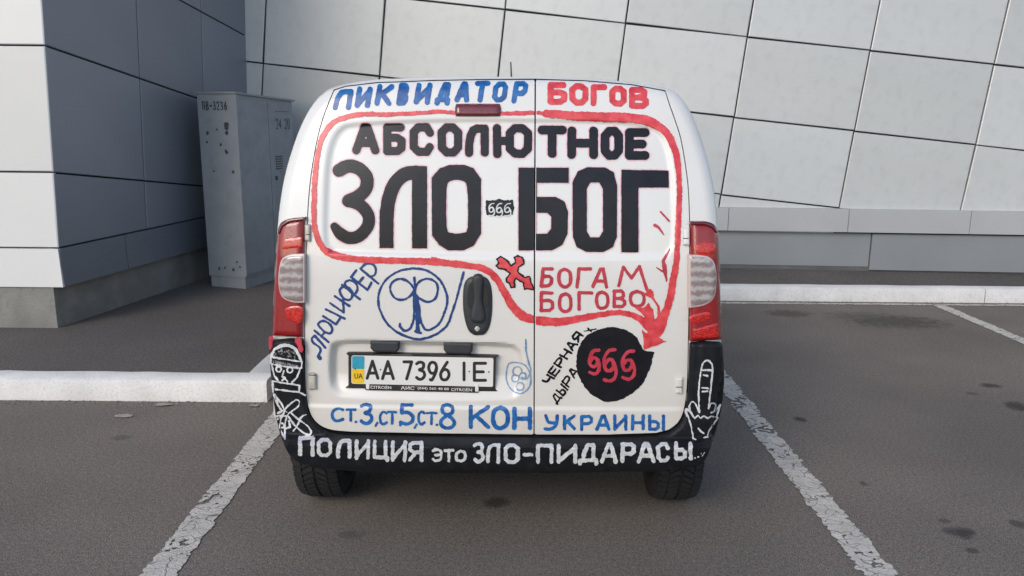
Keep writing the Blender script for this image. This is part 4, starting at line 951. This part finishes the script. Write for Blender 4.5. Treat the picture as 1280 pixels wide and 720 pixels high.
# bumper lettering
z1b = lambda x0, y0, x1, y1: (330 + x0 / 4.267, 540 + y0 / 4.267, 330 + x1 / 4.267, 540 + y1 / 4.267)
def d_b1(fd):
    for c, b, W in (('П', (183, 20, 270, 130), 5), ('О', (282, 30, 364, 133), 4.6), ('Л', (385, 34, 467, 142), 4.8), ('И', (484, 38, 566, 147), 4.6), ('Ц', (580, 40, 668, 158), 4.6), ('И', (676, 44, 762, 157), 4.6), ('Я', (770, 46, 850, 158), 4.6),
                    ('э', (893, 84, 952, 160), 3.4), ('т', (957, 90, 1016, 161), 3.4), ('о', (1018, 94, 1082, 162), 3.4)): glyph(fd, c, z1b(*b), W, .05)
def d_b2(fd):
    for c, b, W in (('З', (591.5, 552.5, 606, 579), 4.4), ('Л', (607.5, 554, 625.5, 579), 4.6), ('О', (629.5, 554, 650, 580), 4.8), ('-', (653, 562, 667, 574), 4.4)): glyph(fd, c, b, W, .05)
    for c, b in (('П', (148, 317, 256, 441)), ('И', (275, 317, 402, 441)), ('Д', (402, 314, 530, 453)), ('А', (543, 309, 652, 440)), ('Р', (667, 309, 762, 438)), ('А', (766, 307, 882, 438)), ('С', (888, 309, 972, 431)), ('Ы', (995, 303, 1112, 421))): glyph(fd, c, zB(*b), 5.0, .05)
    for a, b in ((1125, 405), (1143, 400)): q = zB(a, b, a, b); fd.stroke([q[:2], (q[0] + .5, q[1])], 1.8)
    q = zB(1150, 398, 1166, 376); fd.stroke([q[:2], q[2:]], 1.2); q = zB(1170, 392, 1186, 370); fd.stroke([q[:2], q[2:]], 1.0)
bs = lambda x, z: BS(x, z) - .012
paint('painted_words', P_white, bumper, d_b1, (368, 538, 592, 582), surf=bs, off=.0015, cell=.6, rough=1.0, seam=False, label='white painted words on the left half of the bumper')
paint('painted_words', P_white, bumper, d_b2, (588, 546, 886, 586), surf=bs, off=.0015, cell=.6, rough=1.0, seam=False, label='white painted words on the right half of the bumper')
# officer drawing
zo = lambda a, b: (330 + a / 5.14, 415 + b / 5.14)
OF = [[(42, 158), (140, 175), (245, 190)], [(48, 205), (140, 222), (238, 232)], [(245, 188), (240, 232)], [(42, 158), (46, 205)], [(50, 208), (66, 280), (92, 312)], [(232, 236), (212, 292), (182, 322)], circ(95, 238, 17), circ(167, 243, 18), [(128, 250), (118, 285), (138, 292)], ['s', (115, 312), (132, 300), (150, 315)],
      [(56, 315), (230, 342), (226, 385), (60, 366), (56, 315)], [(56, 340), (58, 382)], [(226, 385), (265, 405)], [(65, 400), (90, 470), (118, 508)], [(68, 402), (110, 455), (130, 495)], ['s', (205, 435), (226, 442), (222, 475), (190, 500), (150, 535), (135, 600), (135, 685)], ['s', (205, 435), (150, 480), (118, 540), (102, 610), (135, 685)],
      ['s', (175, 520), (215, 555), (290, 612), (300, 655), (262, 650), (200, 600), (160, 545)], ['s', (272, 530), (240, 545), (215, 600), (190, 635)], [(85, 540), (155, 538)], [(88, 560), (120, 545)], circ(115, 600, 14), [(160, 570), (170, 610), (140, 620)], [(90, 520), (130, 500), (150, 515)]]
paint('painted_officer', P_white, bumper, lambda fd: (strokes(fd, zo, OF, 2.0), fd.stroke(smooth_path([zo(*p) for p in [(46, 155), (72, 108), (135, 84), (200, 108), (238, 180)]], k=6), 3.6)), (333, 426, 392, 553), surf=bs, off=.0017, cell=.5, rough=.9, seam=False, label='white line drawing of a capped officer on the left bumper corner')
def d_hatch(fd):
    r = random.Random(3)
    for _ in range(46):
        a = 65 + r.random() * 150; b = 115 + r.random() * 40 + (a - 130) * .08; fd.stroke([zo(a, b), zo(a + r.uniform(-9, 9), b + r.uniform(-9, 9))], .9)
    for k in range(15):
        a = 62 + k * 11; b = 182 + k * 2.4; fd.stroke([zo(a, b), zo(a + r.uniform(-3, 5), b + 22)], 1.0); fd.stroke([zo(a, b + r.random() * 18), zo(a + 9, b + r.random() * 18)], .8)
paint('painted_hatching', P_grey, bumper, d_hatch, (333, 426, 392, 480), surf=bs, off=.0014, cell=.5, rough=.4, seam=False)
for pts_, w_ in (([zo(44, 42), zo(42, 110)], [7, 3]), ([zo(222, 52), zo(238, 118)], [8, 4])):
    paint('red_smear', P_wine, bumper, lambda fd: fd.stroke(pts_, w_), (334, 420, 384, 446), surf=bs, off=.0010, cell=.6, rough=1.5, seam=False)
zh = lambda a, b: (835 + a / 4.8, 430 + b / 4.8)
HN = [['s', (187, 410), (183, 300), (195, 170), (212, 112), (238, 98), (262, 120), (266, 170), (252, 300), (243, 385)], [(198, 155), (263, 155)], [(212, 185), (236, 190)], [(205, 262), (242, 264)], [(205, 285), (236, 282)], ['s', (187, 410), (162, 355), (138, 350), (128, 385), (150, 430)], ['s', (160, 445), (125, 400), (105, 390), (112, 430)], [(108, 400), (135, 480), (152, 565), (165, 572)],
      ['s', (243, 385), (258, 355), (286, 362), (278, 400), (258, 412)], [(285, 402), (312, 365), (292, 432)], [(298, 442), (245, 520), (235, 555)], ['s', (165, 440), (180, 430), (195, 445), (215, 430), (235, 444), (260, 434), (298, 442)], [(182, 505), (195, 522), (215, 535)], [(215, 560), (238, 555)]]
paint('painted_hand', P_white, bumper, lambda fd: strokes(fd, zh, HN, 1.9), (850, 444, 906, 556), surf=bs, off=.0017, cell=.5, rough=.8, seam=False, label='white line drawing of a hand on the right bumper corner')
# plate characters
zp = lambda x0, y0, x1, y1: (425 + x0 / 6.095, 420 + y0 / 6.095, 425 + x1 / 6.095, 420 + y1 / 6.095)
for c, b in (('a', (195, 180, 300, 333)), ('a', (312, 182, 418, 336)), ('7', (476, 185, 558, 338)), ('3', (572, 187, 656, 340)), ('9', (664, 190, 748, 343)), ('6', (752, 188, 842, 343)), ('I', (932, 194, 958, 345)), ('Е', (1012, 196, 1120, 349))):
    q = zp(*b); paint('plate_character', M_pb, plate, lambda fd: glyph(fd, c, q, 3.8), (q[0] - 4, q[1] - 4, q[2] + 4, q[3] + 4), surf=plane_surf(PF), off=.0006, cell=.5, rough=.0, seam=False)
for px_, py_ in ((475.5, 462), (586.5, 464.5), (611, 465), (444, 461)): patch('screw', M_pb, plate, plane_surf(PF - .001), poly=rr_(px_ - .9, py_ - .9, px_ + .9, py_ + .9, .6), cell=.4, infl=.001, ir=.5, skirt=.001)
def px_text(name, s, box_, mt, parent, y, bold=.01):
    V_, Fc = text_mesh(s, 1, bold); (x0, y0), (x1, y1), h = box_
    P = [(x0 + (x1 - x0) * a, y0 + (y1 - y0) * a - h * b) for a, b in V_]
    return mk(name, isect(P, plane_surf(y)), Fc, mt, parent)
for s, b in (('CITROËN', ((463, 485.8), (489, 486.4), 4.4)), ('АИС', ((501, 487), (518, 487.5), 4.4)), ('(044) 565 48 88', ((522, 487.6), (561, 488.6), 3.9)), ('CITROËN', ((564, 488.8), (590, 489.4), 4.4))):
    px_text('dealer_lettering', s, b, M_pw, plate, PF - .0042)
px_text('country_code', 'UA', ((443, 473.2), (453.5, 473.5), 6.5), M_pb, plate, PF - .0016)
for a in (457.5, 594): patch('clip', M_pw, plate, plane_surf(PF - .003), poly=[(a, 480.5), (a + 4.2, 480.6), (a + 4.2, 486.6 + (a > 500) * 3), (a, 486.5 + (a > 500) * 3)], cell=.8, infl=.001, ir=1, skirt=.003)
# roof aerial
def rod(name, a, b, r, mt, parent, n=8):
    a, b = Vector(a), Vector(b); d = (b - a).normalized(); e = d.orthogonal().normalized(); f = d.cross(e); VV = []
    for p, rr in ((a, r), (b, r * .6)):
        for i in range(n): VV.append(tuple(p + (e * math.cos(i / n * 6.2832) + f * math.sin(i / n * 6.2832)) * rr))
    return mk(name, VV, [(i, (i + 1) % n, n + (i + 1) % n, n + i) for i in range(n)] + [tuple(range(n))[::-1], tuple(range(n, 2 * n))], mt, parent, True)
zrf = zt0 + .0
tip = isect([(638.4, 77.5)], plane_surf(1.9), 1.5, 2.2)[0]
rod('aerial', (tip[0] + .01, 1.95, zrf), (tip[0], 1.9, tip[2]), .006, M_plas, van)

# cabinet stencils (strokes laid on the steel)
GL['2'] = [['s', (0, .2), (.25, 0), (.8, .03), (.95, .28), (.6, .62), (0, 1)], [(0, 1), (1, 1)]]
GL['0'] = GL['О']; GL['4'] = [[(.7, 1), (.7, 0), (0, .68), (1, .68)]]; GL['1'] = [[(.2, .2), (.6, 0), (.6, 1)]]; GL['.'] = [[(.5, .97), (.55, 1)]]
def stencil(txt, x0, z0, h, w, step, W, face):
    for k, c in enumerate(txt):
        if c == ' ': continue
        fd = Field(-.02, -.02, w + .02, h + .02, .0022)
        glyph(fd, c, (0, 0, w, h), W, .05)
        fd.D = fd.D + .004 * vnoise(fd.X + k * 3, fd.Y, .006) + .003 * vnoise(fd.X + k * 5, fd.Y, .015)
        Vm, Fm, _, _ = march(fd)
        if face == 0: P = [(x0 + k * step + a, -.0022, z0 - b) for a, b in Vm]
        else: P = [(.0145, x0 + k * step + a, z0 - b) for a, b in Vm]
        mk('stencil_mark', P, Fm, M_ink, cab)
stencil('ПВ-3236', -cw + .05, tz - .062, .075, .028, .0375, .010, 0)
stencil('24.20', cdp * .66, tb - .16, .095, .034, .046, .007, 1)
stencil('------', cdp * .66, tb - .085, .02, .026, .038, .006, 1)

# ------------------------------------------------------------------ small litter
M_leaf = mat('dry_leaf', (.34, .30, .24), .8, var=.3, vscale=60)
for k, (px, py, r, lb) in enumerate(((154, 521, .030, 'pale dry leaf lying alone on the asphalt below the left kerb'), (204, 507, .026, 'flat pale scrap close against the left kerb'), (318, 508, .02, 'small pale scrap by the kerb end near the van'))):
    p = zpt(px, py); n = 10; VV = [(0, 0, .006)] + [(r * 2 * (.7 + .5 * random.random()) * math.cos(i / n * 6.283), r * (.6 + .5 * random.random()) * math.sin(i / n * 6.283), .003 + .006 * random.random()) for i in range(n)]
    o = mk('leaf' if k == 0 else 'paper_scrap', VV, [(0, 1 + i, 1 + (i + 1) % n) for i in range(n)], M_leaf); o.location = (p[0], p[1], 0.002); tag(o, lb, 'leaf' if k == 0 else 'litter')

# loose grit along the kerbs and over the bays, too small to count
VV = []; FF = []; rg = random.Random(5)
def stone(x, y, r):
    b = len(VV); a0 = rg.random() * 6
    for k in range(5): VV.append((x + r * (.7 + .5 * rg.random()) * math.cos(a0 + k * 1.257), y + r * (.7 + .5 * rg.random()) * math.sin(a0 + k * 1.257), .0005))
    for k in range(5): VV.append((x + r * .6 * math.cos(a0 + k * 1.257), y + r * .6 * math.sin(a0 + k * 1.257), r * (.5 + .5 * rg.random())))
    for k in range(5): FF.append((b + k, b + (k + 1) % 5, b + 5 + (k + 1) % 5, b + 5 + k))
    FF.append(tuple(b + 5 + k for k in range(5)))
for _ in range(900): stone(rg.uniform(-6, KX), KY1 - abs(rg.gauss(0, .05)) - .004, rg.uniform(.002, .007))
for _ in range(900): stone(rg.uniform(KX, 7), KY2 - abs(rg.gauss(0, .06)) - .004, rg.uniform(.002, .008))
for _ in range(1500): stone(rg.uniform(-4, 5), rg.uniform(1.8, 7), rg.uniform(.0012, .0035))
M_grit = mat('grit', (.24, .22, .20), .9, var=.6, vscale=30)
tag(mk('grit', VV, FF, M_grit), 'fine loose grit scattered on the asphalt and gathered along the kerbs', kind='stuff')
